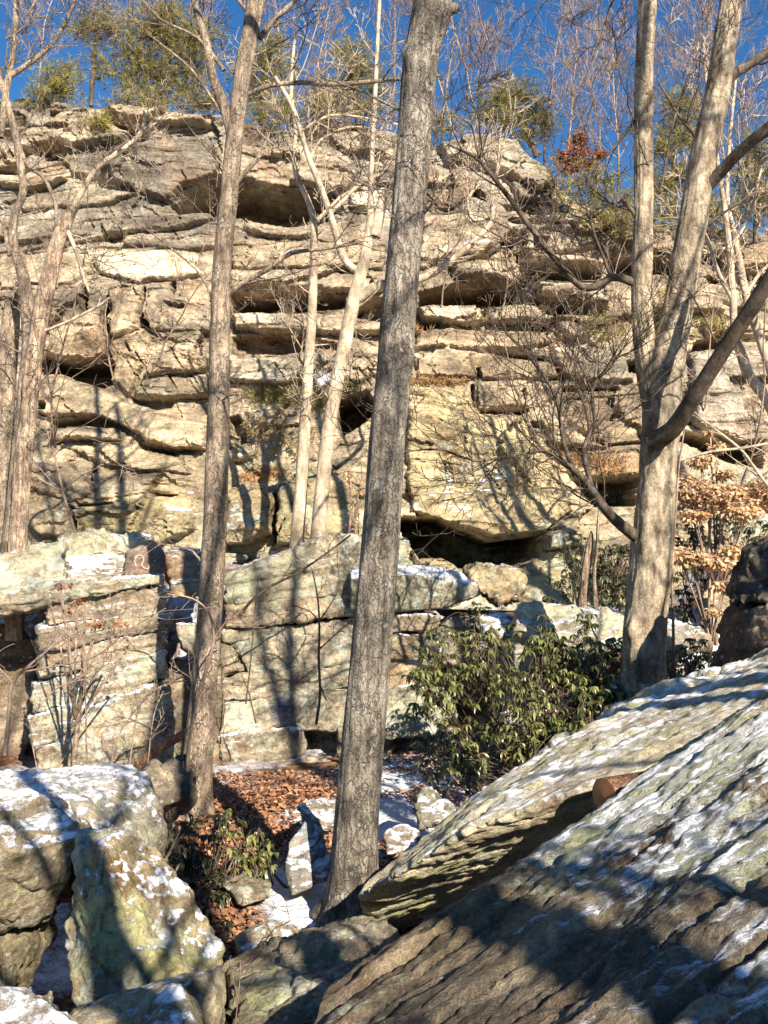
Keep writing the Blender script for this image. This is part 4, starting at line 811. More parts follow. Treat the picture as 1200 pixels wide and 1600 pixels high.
# the large trees
tree('maple_tree', 'thick grey furrowed trunk standing in the middle of the view', [[(543,1445,88),(550,1400,80),(556,1300,75),(568,1150,73),(582,1000,70),(594,860,66),(604,700,63),(618,550,61),(631,400,60),(645,250,60),(657,100,61),(676,0,66),(690,-120,56),(705,-500,52),(735,-1100,42),(760,-1700,28)]], 6.4, 'bark_grey',
  [([(690,8,30),(706,14,22),(716,10,14)],0), ([(655,290,8),(668,250,6),(690,190,5),(700,120,4),(712,40,3)],4), ([(632,395,10),(640,370,6),(655,345,4),(690,300,3)],3), ([(640,180,7),(600,160,5),(560,140,4),(500,120,3)],3)],
  seed=3, top=(9, 2.6, .62), knots=[(628,548,.10,.05),(624,385,.08,.045),(632,75,.08,.05),(692,15,.10,.06),(650,225,.06,.02),(610,1150,.07,.015)], k=72, step=.022, rough=.05, furrow=.055, flare=.42)
tree('oak_tree', 'straight tan trunk on the left forking near the top of the view', [[(296,1282,74),(302,1250,58),(312,1150,48),(325,1000,43),(334,850,41),(340,700,40),(343,550,36),(347,420,33),(358,300,31),(368,200,30),(382,100,30),(400,0,31),(418,-150,28),(440,-500,24),(470,-900,14)],
   [(364,235,14),(359,200,18),(346,155,17),(332,118,15),(324,70,14),(304,0,13),(290,-120,12),(270,-400,9),(255,-650,5)]], 9.0, 'bark_tan',
  [([(386,148,9),(420,134,9),(470,129,9),(520,132,9),(575,128,8),(620,124,7),(690,118,5)],5), ([(405,60,11),(430,30,9),(462,0,8),(520,-60,6)],4), ([(370,285,10),(390,262,9),(410,238,8)],0), ([(350,110,8),(310,60,6),(250,30,5),(215,-10,4)],7), ([(348,180,5),(300,110,5),(240,60,4)],5),
   ([(345,470,12),(375,445,10),(420,420,9),(455,395,8),(500,390,6),(560,380,4)],6), ([(395,30,8),(360,-20,7),(330,-90,6)],4), ([(344,520,6),(320,440,4),(270,390,3),(190,330,3)],5), ([(328,900,5),(300,860,4),(250,850,3)],3)],
  seed=5, top=(8, 1.9, .7), side=20, twig=.7, knots=[(332,690,.05,.015)], flare=.40, step=.03)
tree('birch_tree', 'large forked tan birch on the right with a dark limb reaching right', [[(1000,1130,88),(1002,1085,76),(1008,980,72),(1014,900,70),(1022,800,64),(1030,700,62),(1034,630,66),(1038,575,68),(1056,500,54),(1070,420,50),(1085,330,47),(1100,240,46),(1122,140,44),(1138,30,40),(1150,-80,37),(1170,-400,32),(1190,-900,22),(1200,-1300,10)],
   [(1024,640,44),(1012,570,40),(1004,500,36),(1003,420,35),(1006,300,34),(1005,200,33),(1007,100,32),(1012,0,32),(1016,-100,29),(1030,-500,24),(1040,-900,14)]], 9.0, 'bark_birch',
  [([(1022,690,38,8.8),(1050,672,32,8.6),(1085,618,29,8.3),(1130,548,28,8.0),(1165,495,28,7.8),(1200,440,28,7.6),(1260,350,26,7.3),(1350,200,22,7.0),(1420,60,15,6.8)],5),
   ([(1096,300,26),(1125,270,22,8.9),(1155,238,21,8.7),(1200,200,20,8.5),(1280,130,17,8.3),(1360,20,11,8.0)],4), ([(1130,130,24),(1152,112,18),(1200,82,16),(1270,30,12)],4),
   ([(1000,842,24),(972,822,20,8.9),(945,795,17,8.7),(922,762,15,8.6),(905,742,13,8.5),(880,722,9,8.4),(850,705,6,8.3),(800,712,5,8.2),(740,720,4,8.1),(690,702,4,8.0),(630,706,3,7.9)],26),
   ([(925,765,11,8.6),(912,700,9,8.6),(930,660,7,8.6),(925,610,6,8.6),(960,560,5,8.6)],18), ([(900,742,10,8.5),(880,690,7,8.5),(868,620,6,8.5),(830,560,5,8.5),(790,520,4,8.5)],18),
   ([(1000,446,17),(975,436,15),(955,434,14),(930,448,14),(908,448,13),(885,425,12,8.9),(855,390,11,8.8),(822,346,10,8.7),(797,311,9,8.7),(759,263,7,8.6),(740,244,6,8.6),(700,226,4,8.5)],20), ([(955,434,8),(944,405,6),(930,370,5),(915,320,4)],5),
   ([(1002,352,11),(988,330,8),(970,312,6)],2), ([(1014,-60,12),(985,-60,9,8),(962,-10,7,7.6),(948,30,5,7.4),(930,90,5,7.2),(912,130,4,7.1),(896,170,3,7.0)],6), ([(1100,230,7),(1060,180,5),(1030,130,4)],4), ([(1010,250,8),(1030,300,5),(1050,200,4),(1075,120,4)],5), ([(1080,370,6),(1120,340,5),(1180,300,4)],5), ([(1005,170,7),(960,230,5),(900,290,3)],5)],
  seed=8, top=(8, 2.2, .72), twig=.75, knots=[(985,985,.10,.06),(1000,850,.07,.04),(1035,690,.10,.04),(1134,128,.06,.04),(1090,420,.08,.02),(1005,560,.07,.02)], bmat='bark_dark', flare=.35, k=64, step=.022, rough=.11, furrow=.08)
# slim pale pair in front of the cliff foot
tree('slim_tree', 'slimmer left one of two pale trunks standing close together before the cliff', [[(462,885,27,15),(465,830,24,15),(472,740,22,15),(477,650,20,15),(483,560,18,15),(488,480,16,15),(490,400,14,15),(490,345,12,15),(480,310,10,15),(468,285,9,15),(459,250,8,15),(462,200,7,15),(455,140,6,15),(460,60,5,15)]], 15, 'bark_pale',
  [([(489,350,9),(505,335,7),(522,318,6),(545,300,5),(600,295,4)],6), ([(462,280,6),(455,240,5),(440,210,4)],5)], seed=11, side=18, twig=.9, rmin=.005, k=24, step=.06, knots=())
tree('slim_tree', 'stouter right one of two pale trunks standing close together before the cliff', [[(492,890,30,14.6),(498,820,26,14.6),(508,720,25,14.6),(518,640,25,14.6),(534,560,24,14.6),(548,490,24,14.6),(560,440,22,14.6),(571,400,20,14.6),(578,350,14,14.6),(579,290,10,14.6),(582,227,9,14.6),(586,150,8,14.6),(590,60,7,14.6),(596,-60,6,14.6)]], 14.6, 'bark_pale',
  [([(551,472,20),(570,458,20),(592,447,20),(625,442,16),(652,437,14),(680,425,13),(709,403,12),(740,378,11),(768,345,9),(768,300,7),(778,262,6),(782,200,4)],10), ([(772,335,7),(740,345,6),(732,310,6),(752,280,4),(745,230,3)],7), ([(566,425,14),(552,420,14),(535,400,13),(526,370,12),(516,334,11),(500,290,11),(484,250,10),(470,205,9),(456,165,8),(430,120,6)],8), ([(516,334,8),(540,310,7),(560,290,5),(600,270,4)],6), ([(585,370,22),(592,340,20),(598,308,16)],0), ([(484,250,7),(500,220,5),(540,200,5),(580,200,4)],7), ([(470,205,6),(520,180,5),(600,190,4),(640,200,4)],6)],
  seed=12, side=18, twig=.9, rmin=.005, k=28, step=.06, knots=[(548,475,.06,.03)])
# left edge group
tree('grey_tree', 'grey crooked trunk at the left edge with an S-bend in its upper half', [[(14,900,36,12),(24,800,33,12),(34,700,32,12),(43,600,31,12),(47,540,28,12),(42,470,24,12),(33,420,19,12),(22,385,16,12),(22,340,14,12),(36,300,13,12),(32,255,14,12),(24,210,13,12),(8,150,12,12),(-10,80,11,12),(-30,-60,9,12)]], 12, 'bark_tan',
  [([(30,232,9),(45,260,8),(66,275,7),(80,300,7),(88,325,7),(86,370,6)],4), ([(15,400,8),(5,350,7),(-8,320,6)],2), ([(0,215,13),(10,140,12),(22,70,11),(25,0,10),(26,-80,9)],5), ([(14,120,10),(50,96,9),(78,72,8),(100,40,7),(118,0,6)],8), ([(10,60,5),(40,40,4),(60,-20,4)],5)], seed=15, side=16, twig=.8, rmin=.004, k=28, step=.05)
tree('broken_tree', 'split pale and reddish snag leaning right at the left edge', [[(22,1000,32,11.8),(28,860,31,11.8),(34,760,30,11.8),(45,640,28,11.8),(56,540,28,11.8),(68,470,29,11.8),(80,420,28,11.8),(93,370,25,11.8),(106,340,21,11.8),(118,322,13,11.8),(124,316,5,11.8)]], 11.8, 'snag',
  [([(104,345,14),(118,318,11),(132,292,10),(152,262,9),(182,240,9),(212,218,8),(226,190,5),(222,160,3)],5), ([(212,218,7),(238,196,4),(265,180,3),(300,170,3)],4), ([(100,350,8),(118,390,7),(130,430,6),(140,458,5)],2), ([(60,520,6),(100,505,5),(150,480,5),(172,465,4)],1)], seed=16, side=3, twig=.5, rmin=.004, k=28, step=.04, rough=.14, furrow=.12, bmat='bark_pale')
tree('stub_tree', 'broad dark-topped dead trunk cut off at the far left edge', [[(-2,900,40,12.6),(2,760,38,12.6),(6,640,36,12.6),(12,560,33,12.6),(17,500,30,12.6),(19,474,24,12.6),(20,466,12,12.6)]], 12.6, 'bark_tan', [], seed=17, k=28, step=.05, side=3, twig=.4)
# right edge slim trees
tree('slim_birch', 'pale slim stem at the right edge bending through the dark limb', [[(1262,760,24,13),(1225,680,22,13),(1197,622,20,13),(1172,590,19,13),(1160,558,18,13),(1148,520,14,13),(1145,462,12,13),(1140,400,11,13),(1134,340,10,13),(1124,270,8,13),(1110,180,6,13),(1100,90,5,13)]], 13, 'bark_pale', [([(1145,470,8),(1120,420,7),(1108,380,6),(1090,340,4)],5), ([(1138,390,6),(1170,340,5),(1190,260,4)],6)], seed=19, side=12, twig=.8, rmin=.005, k=20, step=.07)
tree('slim_birch', 'pale slim stem at the right edge ending in a fan of twigs', [[(1240,700,20,13.6),(1212,600,18,13.6),(1190,535,17,13.6),(1174,490,16,13.6),(1164,455,14,13.6),(1154,400,12,13.6),(1146,360,10,13.6),(1136,310,8,13.6),(1140,220,6,13.6),(1150,120,4,13.6)]], 13.6, 'bark_pale', [([(1166,460,8),(1185,430,6),(1215,400,5)],4), ([(1150,380,6),(1110,395,5),(1080,380,4)],5)], seed=20, side=12, twig=.8, rmin=.005, k=20, step=.07)

# cliff surface lookup for what grows on it
def cliff_pt(px, py):
    bvh = CLIFF_BVH; o = Vector(EYE); d = Vector(unit(ray(px, py)))
    best = None
    for b in bvh:
        h = b.ray_cast(o, d)
        if h[0] is not None and (best is None or h[3] < best[1]): best = (np.array(h[0]), h[3])
    return best[0] if best else None
from mathutils.bvhtree import BVHTree
def bvh_of(o):
    me = o.data; n = len(me.vertices); v = np.empty(n * 3, np.float32); me.vertices.foreach_get('co', v); v = v.reshape(-1, 3) + np.array(o.location)
    f = np.empty(len(me.loops), np.int32); me.loops.foreach_get('vertex_index', f)
    return BVHTree.FromPolygons(v.tolist(), f.reshape(-1, 4).tolist())
CLIFF_BVH = [bvh_of(CLIFF)] + [bvh_of(c) for c in CLIFF.children]
def surf(px, py, default=24.0):
    p = cliff_pt(px, py)
    return p if p is not None else at(px, py, default)

# ---------------------------------------------------------------- leaves and needles
def leaf_batch(C, D_, N_, L, Wd, bend=.15):
    """folded diamond leaves: base C, direction D_, normal N_, length L, width Wd (arrays)"""
    D_ = D_ / np.linalg.norm(D_, axis=1)[:, None]; S_ = np.cross(D_, N_); S_ /= np.linalg.norm(S_, axis=1)[:, None] + 1e-9; U = np.cross(S_, D_)
    L = L[:, None]; Wd = Wd[:, None]
    base = C; tip = C + D_ * L - U * L * bend; cen = C + D_ * L * .5 + U * 0
    l = cen + S_ * Wd * .5 + U * Wd * .22; r = cen - S_ * Wd * .5 + U * Wd * .22
    v = np.stack([base, l, tip, r, cen], 1).reshape(-1, 3); n = len(C); o = np.arange(n)[:, None] * 5
    f = np.concatenate([o + np.array([[0, 1, 4, 4]])[:, :3], o + np.array([[1, 2, 4]]), o + np.array([[2, 3, 4]]), o + np.array([[3, 0, 4]])])
    return v, f
def in_blobs(rng, blobs, n, shell=.35):
    w = np.array([b[3] ** 2 for b in blobs], float); w /= w.sum(); k = rng.choice(len(blobs), n, p=w); out = []
    for b_ in k:
        px, py, Y, r = blobs[b_][:4]; c = at(px, py, Y); R = r * Y / FPX; fl = blobs[b_][4] if len(blobs[b_]) > 4 else 1
        d = unit(rng.normal(size=3)); out.append((c + d * R * (shell + (1 - shell) * rng.rand()) ** .6 * np.array([1, .8, fl]), c, d))
    return np.array([o[0] for o in out]), np.array([o[2] for o in out])
def needles(rng, tips, out_d, n, L, w):
    m = len(tips); C = np.repeat(tips, n, 0); D_ = np.repeat(out_d, n, 0) * .7 + rng.normal(size=(m * n, 3)) * .8; D_[:, 2] += .25; D_ /= np.linalg.norm(D_, axis=1)[:, None]
    S_ = np.cross(D_, rng.normal(size=(m * n, 3))); S_ /= np.linalg.norm(S_, axis=1)[:, None]; L_ = (L * rng.uniform(.6, 1.2, m * n))[:, None]
    v = np.stack([C - S_ * w / 2, C + S_ * w / 2, C + D_ * L_], 1).reshape(-1, 3)
    return v, np.arange(m * n * 3).reshape(-1, 3)
def evergreen(name, label, trunk, blobs, Y, seed, mat='needles', tufts=300, cat='pine tree', group=None, per=13, L=.19, w=.013, bark='bark_dark'):
    tufts = int(tufts * 2.2)
    rng = np.random.RandomState(seed); bl = [(*b[:2], Y + (b[3] if len(b) > 3 else 0), b[2] * 1.5, .62) for b in blobs]
    P = path3(trunk, Y); org = P[0, :3]; e = empty(name, org, label, cat, group)
    Q = spline(P, .2); T = Tubes(); T.add(Q[:, :3], Q[:, 3], 8); link('trunk', T.mesh('trunk', M[bark], org), e)
    pts, dd = in_blobs(rng, bl, tufts, .05); pts = pts + rng.normal(size=pts.shape) * .16; T = Tubes()
    for b in bl:
        c = at(*b[:3]); i = np.argmin(np.linalg.norm(Q[:, :3] - (c - np.array([0, 0, .3])), axis=1)); s = Q[i, :3]
        near = np.linalg.norm(pts - c, axis=1) < b[3] * b[2] / FPX * 1.05
        mid = (s + c) / 2 + np.array([0, 0, -.08]); T.add(spline(np.array([s, mid, c]), .15), np.full(len(spline(np.array([s, mid, c]), .15)), max(.012, Q[i, 3] * .4)), 5)
        for q in pts[near][::4]: T.add(np.array([c + (s - c) * .3 * rng.rand(), (c + q) / 2 + rng.normal(size=3) * .04, q]), np.array([.012, .009, .006]), 3)
    link('branch', T.mesh('branch', M[bark], org), e)
    v, f = needles(rng, pts, dd, per, L, w); o = link('crown', mesh_np('crown', v - org, f, M[mat], False), e)
    return e
TOPY = 23.4
evergreen('pine_tree', 'tall thin pine on the cliff top at left, crown only at its tip', [(142,166,9),(146,110,8),(150,60,6),(156,25,4)], [(150,40,18),(175,48,15),(122,48,13),(160,25,14),(148,100,13),(168,112,10)], TOPY, 31, tufts=190)
evergreen('pine_tree', 'broad full-crowned pine on the cliff top between the thin pine and the tan trunk', [(256,175,14),(258,130,13),(264,70,10),(262,10,6)], [(235,45,34),(212,88,28),(285,62,34),(300,104,28),(250,118,28),(318,60,24),(196,122,18),(262,15,24),(225,150,20),(290,140,20)], TOPY + .4, 32, tufts=760)
evergreen('pine_tree', 'pine behind the fork of the tan trunk on the cliff top', [(408,196,10),(412,140,9),(418,80,6)], [(415,92,26),(385,118,18),(436,120,18),(425,62,16),(400,150,20),(440,160,14)], TOPY, 33, tufts=300)
evergreen('pine_tree', 'pine left of the big grey trunk against the sky', [(560,196,11),(556,150,9),(548,90,6),(545,55,4)], [(545,80,20),(565,108,24),(522,148,24),(588,142,20),(548,128,20),(575,170,18),(500,165,20)], TOPY - .5, 34, tufts=360)
evergreen('pine_tree', 'wind-bent pine on the bare rock crest right of the big grey trunk', [(838,245,10),(828,215,9),(812,180,7),(800,140,5)], [(812,145,22),(775,160,18),(838,178,20),(790,188,18),(852,200,14),(820,212,15),(760,180,12)], TOPY - 1.0, 35, tufts=330)
evergreen('pine_tree', 'pine seen between the two stems of the forked birch', [(1050,345,10),(1052,280,9),(1056,200,7),(1060,150,4)], [(1060,168,28),(1036,228,26),(1078,215,22),(1050,282,26),(1030,300,18),(1075,270,18)], TOPY - 2.5, 36, tufts=300)
evergreen('pine_tree', 'pine beyond the right edge stem of the forked birch', [(1180,380,10),(1182,300,8),(1178,220,5)], [(1180,235,28),(1160,270,20),(1195,320,28),(1175,300,20),(1150,335,16),(1210,270,26)], TOPY - 3, 37, tufts=260)
evergreen('shrub', 'reddish-tinged evergreen shrub at the left end of the skyline', [(84,165,6),(85,140,5),(86,110,3)], [(85,128,24),(66,148,16),(104,112,14),(100,145,16),(58,158,10)], TOPY - .6, 38, 'needles_y', tufts=170, cat='shrub')
evergreen('juniper', 'yellow-green juniper spreading below the red oak', [(935,345,6),(932,320,5),(930,295,3)], [(930,300,26),(898,312,18),(962,322,28),(936,334,22),(985,300,20),(905,292,12),(975,345,22)], 20.3, 39, 'needles_y', tufts=120, cat='shrub', L=.19)
evergreen('juniper', 'small bright yellow-green tuft below the skyline at left', [(154,200,3),(155,190,2)], [(155,189,9),(147,193,7),(163,192,7)], 22.0, 40, 'needles_y', tufts=50, cat='shrub', L=.14)
evergreen('juniper', 'low green cushion on the skyline left of the tan trunk', [(240,172,3),(242,162,2)], [(240,162,10),(228,166,7)], 22.8, 41, 'needles_y', tufts=50, cat='shrub', L=.14)
evergreen('juniper', 'olive shrubs crowding the skyline behind the slim pair', [(505,200,4),(510,175,3)], [(500,170,16),(515,160,15),(490,180,10),(535,175,12)], 22.3, 42, 'needles', tufts=110, cat='shrub', L=.16)
evergreen('juniper', 'sparse green shrub on the crest just right of the big trunk', [(690,225,4),(692,200,3)], [(690,190,14),(706,200,10),(675,200,10)], 22.4, 43, 'needles_y', tufts=70, cat='shrub', L=.16)

evergreen('juniper', 'olive scrub along the skyline between the thin pine and the broad pine', [(190,176,4),(200,165,3)], [(182,160,10),(200,156,12),(218,160,10)], 23.0, 44, 'needles', tufts=70, cat='shrub', L=.15)
evergreen('juniper', 'dull green scrub along the skyline left of the tan trunk, under the broad pine', [(300,180,4),(305,165,3)], [(285,162,12),(305,158,14),(325,165,14),(340,158,12)], 23.0, 45, 'needles', tufts=110, cat='shrub', L=.15)
evergreen('juniper', 'yellowish scrub along the skyline between tan trunk and slim pair', [(430,205,4),(435,185,3)], [(412,180,14),(436,184,14),(460,182,12),(395,178,10)], 22.6, 46, 'needles_y', tufts=110, cat='shrub', L=.15)
evergreen('juniper', 'green scrub clinging to the rim beside the rust-red oak', [(870,290,4),(872,280,3)], [(860,268,10),(880,285,12),(930,275,12),(955,280,14)], 20.6, 47, 'needles_y', tufts=55, cat='shrub', L=.15)
evergreen('juniper', 'olive scrub on the rim behind the forked birch', [(1020,350,4),(1025,340,3)], [(1000,325,16),(1035,335,18),(1085,330,16),(1125,335,18),(1110,310,14)], 20.4, 48, 'needles', tufts=180, cat='shrub', L=.16)
# bare trees on the plateau, their twigs against the sky
TOPS = ['above the reddish shrub at the far left', 'just left of the fork of the left tan trunk', 'just right of the left tan trunk', 'behind the olive shrubs near the slim pair', 'hidden partly by the left side of the big grey trunk', 'behind the top of the big grey trunk', 'closest to the big grey trunk on its right', 'in front of the wind-bent pine, taller one', 'left of the wind-bent pine crown', 'over the bare crest right of the wind-bent pine', 'just left of the rust-red oak', 'directly behind the rust-red oak', 'right of the rust-red oak, against the left birch stem',
 'between the two birch stems', 'right of the right birch stem', 'at the right edge of the view', 'between the tall thin pine and the broad pine', 'behind the left birch stem']
SAPS = ['rising from behind the pale ledge at far left', 'beside the tan rough block at left', 'below the bright white patch', 'beside the split snag', 'inside the great cavern', 'above the great cavern', 'at the right end of the great cavern', 'above the white blob beside the slim pair', 'below the white blob', 'on the white ledge right of the big trunk', 'on the rounded ledge with a cavity', 'on the big tan face near its right end', 'at the cliff foot left of the birch', 'left of the fork of the birch', 'right of the birch below the dark limb', 'among the dry beech leaves', 'just right of the big trunk below the crest', 'above the long overhanging slab', 'left of the great cavern', 'in the hollow behind the slim pair']
for i, (px, py, h, Yo) in enumerate([(60,150,4.6,2.5),(330,165,4.4,2),(455,190,5.0,1.5),(495,185,4.2,2.5),(610,190,5.0,2),(650,200,4.4,1.2),(715,214,4.6,1.6),(752,210,5.2,2.6),(790,222,4.0,3),(850,250,4.6,2),(890,285,4.4,1.4),(930,300,5.0,2.6),(965,310,4.4,1.2),(1085,330,4.8,1),(1140,340,5.2,2),(1185,340,4.6,1),(200,160,3.6,2.6),(1020,330,4.6,2.2)]):
    p = at(px, py + 14, TOPY - (0 if px < 880 else 2.3) + Yo * .5); T = Tubes(); r = np.random.RandomState(200 + i)
    e = empty('bare_tree', p, 'thin bare cliff-top tree ' + TOPS[i], 'tree', 'bare trees along the cliff top')
    n = 8; pts = [p]; d = np.array([r.normal() * .12, 0, 1.0])
    for _ in range(n): d = unit(d + r.normal(size=3) * .09 + np.array([0, 0, .1])); pts.append(pts[-1] + d * h / n)
    pts = np.array(pts); rad = np.linspace(.034, .008, n + 1); T.add(pts, rad, 6); link('trunk', T.mesh('trunk', M['bark_pink'], p), e); T = Tubes()
    for _ in range(18):
        j = r.randint(2, n); a = r.uniform(0, 6.28); grow(r, pts[j], (math.cos(a) * .7, math.sin(a) * .7, .8), h * r.uniform(.2, .42), rad[j] * .45, 2, T, .10, .18, (5, 8), .0045)
    link('crown', T.mesh('crown', M['bark_pink'], p), e)
# bare saplings and brush in front of the cliff
for i, (px, py, Y, h, lean) in enumerate([(120,840,13.5,5.0,.1),(180,600,18.5,2.5,-.2),(250,560,18.8,2.4,.1),(90,450,19.5,2.4,.2),(410,330,20,2.2,0),(440,240,21,2.4,.1),(515,330,20,2.2,0),(560,260,20.8,2.4,-.1),(600,330,20,2.4,.1),(690,480,18.5,2.4,-.1),(780,500,18.3,2.4,.1),(840,690,16.5,2.8,-.1),(930,700,15.5,3.2,0),(960,520,17.5,2.6,.1),(1100,640,15,3.2,0),(1150,820,13,3.5,.1),(700,330,20,2.2,.1),(850,420,19,2.2,0),(285,330,20,2.2,-.1),(470,560,18.5,1.8,.1)]):
    s = surf(px, py); p = s if Y > 14.5 and i not in (0,) else at(px, py, Y); T = Tubes(); r = np.random.RandomState(300 + i)
    if Y > 14.5: p = p + np.array([0, -.05, 0])
    e = empty('bare_sapling', p, 'spindly leafless sapling ' + SAPS[i], 'sapling', 'leafless saplings on the cliff face')
    n = 7; pts = [p]; d = unit(np.array([lean + r.normal() * .15, -.25, 1.0]))
    for _ in range(n): d = unit(d + r.normal(size=3) * .14 + np.array([0, 0, .08])); pts.append(pts[-1] + d * h / n)
    pts = np.array(pts); rad = np.linspace(.022, .006, n + 1); T.add(pts, rad, 5); link('stem', T.mesh('stem', M['bark_pink'], p), e); T = Tubes()
    for _ in range(12):
        j = r.randint(1, n); a = r.uniform(0, 6.28); grow(r, pts[j], (math.cos(a), math.sin(a) * .6 - .2, .5), h * r.uniform(.18, .42), rad[j] * .5, 2, T, .06, .24, (4, 6), .0042)
    link('twigs', T.mesh('twigs', M['bark_pink'], p), e)

# ---------------------------------------------------------------- leafy shrubs
def whorl_bush(name, label, blobs, whorls, seed, mat='laurel', L=.085, Wd=.030, droop=-.75, cat='shrub', singles=0, stems=8, ground=None, group=None, per=7, bark='bark_dark'):
    rng = np.random.RandomState(seed); tips, dd = in_blobs(rng, blobs, whorls, .25); tips = tips[noise(tips * 3.4, seed) > -.24] + 0; tips = tips + rng.normal(size=tips.shape) * .04; n = per; m = len(tips)
    org = np.array(ground if ground is not None else at(blobs[0][0], blobs[0][1] + blobs[0][3], blobs[0][2])); e = empty(name, org, label, cat, group)
    C = np.repeat(tips, n, 0); az = rng.uniform(0, 6.28, m * n); dr = droop * rng.uniform(.3, 1.4, m * n)
    D_ = np.stack([np.cos(az), np.sin(az), dr], -1); N_ = np.stack([-np.cos(az) * dr, -np.sin(az) * dr, np.ones(m * n)], -1) + rng.normal(size=(m * n, 3)) * .35
    Ls = L * rng.uniform(.65, 1.2, m * n); Ws = Wd * rng.uniform(.75, 1.2, m * n); bent = .25
    keep = np.ones(m * n, bool)
    if singles:
        order = np.argsort(C[:, 1] - Ls * 3)[:singles]; keep[order] = False
        base = []
        for k in range(8):
            v, f = leaf_batch(np.zeros((1, 3)), np.array([[1., 0, 0]]), np.array([[0, 0, 1.]]), np.array([1.]), np.array([.30 + .015 * k]), .15 + .03 * k); base.append(mesh_np('leaf', v, f, M[mat], True))
        from mathutils import Matrix
        for q, i in enumerate(order):
            x = unit(D_[i]); y = unit(np.cross(N_[i], x)); z = np.cross(x, y); o = link('leaf', base[q % 8], e)
            mt = Matrix.Identity(4); c = C[i] - org; s_ = Ls[i]
            for a_ in range(3):
                mt[a_][0] = x[a_] * s_; mt[a_][1] = y[a_] * s_; mt[a_][2] = z[a_] * s_; mt[a_][3] = c[a_]
            o.matrix_basis = mt
    v, f = leaf_batch(C[keep], D_[keep], N_[keep], Ls[keep], Ws[keep], bent)
    tag(link('foliage', mesh_np('foliage', v - org, f, M[mat], True), e), kind='stuff')
    T = Tubes()
    for s in range(stems):
        b = blobs[rng.randint(len(blobs))]; c = at(*b[:3]) + rng.normal(size=3) * .08; g = org + np.array([rng.normal() * .25, rng.normal() * .12, -.02])
        md = (g + c) / 2 + rng.normal(size=3) * .10; P = spline(np.array([g, md, c]), .08); T.add(P, np.linspace(.012, .005, len(P)), 5)
        nr = np.argsort(np.linalg.norm(tips - c, axis=1))[:max(6, whorls // stems)]
        for k in nr[::2]:
            a = P[rng.randint(len(P) // 3, len(P))]; T.add(np.array([a, (a + tips[k]) / 2 + rng.normal(size=3) * .03, tips[k]]), np.array([.005, .004, .003]), 3)
    link('stems', T.mesh('stems', M[bark], org), e)
    return e
def gz(px, py, Y):
    p = at(px, py, Y); return np.array([p[0], p[1], float(ground_z(p[0], p[1]))])
whorl_bush('laurel_bush', 'large drooping dark green laurel bush below the pale slab', [(700,1035,9.2,52),(760,1030,9.4,62),(835,1035,9.5,62),(905,1035,9.4,58),(945,1045,9.2,48),(880,1010,9.6,26),(960,1060,9.0,26),(955,1010,9.4,22),(650,1070,8.9,20),(690,1085,8.9,48),(790,1095,9.0,62),(870,1100,9.0,60),(940,1105,8.9,46),(690,1160,8.5,40),(750,1155,8.6,40),(820,1155,8.6,36),(735,1205,8.3,32),(700,1190,8.2,24),(655,1050,9.0,16),(662,1110,8.8,16),(850,975,9.6,18),(915,975,9.5,16),(965,1010,9.3,14),(820,1190,8.5,18),(880,1150,8.7,22),(690,1220,8.2,14),(670,1165,8.4,16),(920,1080,9.0,36),(945,1090,8.9,28),(830,1010,9.5,26),(770,1000,9.5,24),(720,1000,9.3,18),(900,1120,8.8,30)], 1300, 51, singles=290, ground=gz(800, 1200, 8.9), stems=26)
whorl_bush('laurel_bush', 'small bright green laurel between the left tan trunk and the round stone', [(378,1310,7.0,34),(395,1345,6.9,24),(345,1290,7.2,24),(365,1350,6.9,24)], 75, 52, singles=60, ground=gz(368, 1385, 6.95), L=.075)
whorl_bush('laurel_bush', 'dim laurel at the foot of the left tan trunk', [(285,1300,7.6,34),(320,1330,7.3,38),(345,1400,6.7,34),(300,1350,7.1,30),(360,1440,6.3,18)], 120, 53, 'laurel_dark', ground=gz(320, 1400, 7.1), L=.07)
whorl_bush('thicket_bush', 'dark evergreen thicket behind the rotten stump', [(885,905,12.0,36),(940,880,12.2,44),(975,870,12.0,40),(900,860,12.6,26),(960,925,11.6,36),(870,930,11.8,26),(990,900,11.8,30)], 330, 54, 'laurel_dark', ground=gz(930, 950, 12), L=.09)
whorl_bush('thicket_bush', 'dark leafy thicket right of the forked birch below the dry beech', [(1075,835,11.8,40),(1130,825,12.0,44),(1185,830,12.0,44),(1075,900,11.5,40),(1120,890,11.6,40),(1070,950,11.3,30)], 330, 55, 'laurel_dark', ground=gz(1110, 950, 11.6), L=.09)
whorl_bush('laurel_bush', 'low laurel between the forked birch and the dark right boulders', [(1060,1035,9.6,26),(1085,1020,9.6,30),(1110,1030,9.4,24),(1050,1060,9.3,20)], 90, 56, ground=gz(1080, 1065, 9.4))
whorl_bush('laurel_sprig', 'tiny green sprig beside the right end of the capstone', [(742,950,11.3,14),(745,960,11.3,12)], 16, 57, ground=at(744, 975, 11.3), L=.07, stems=4)
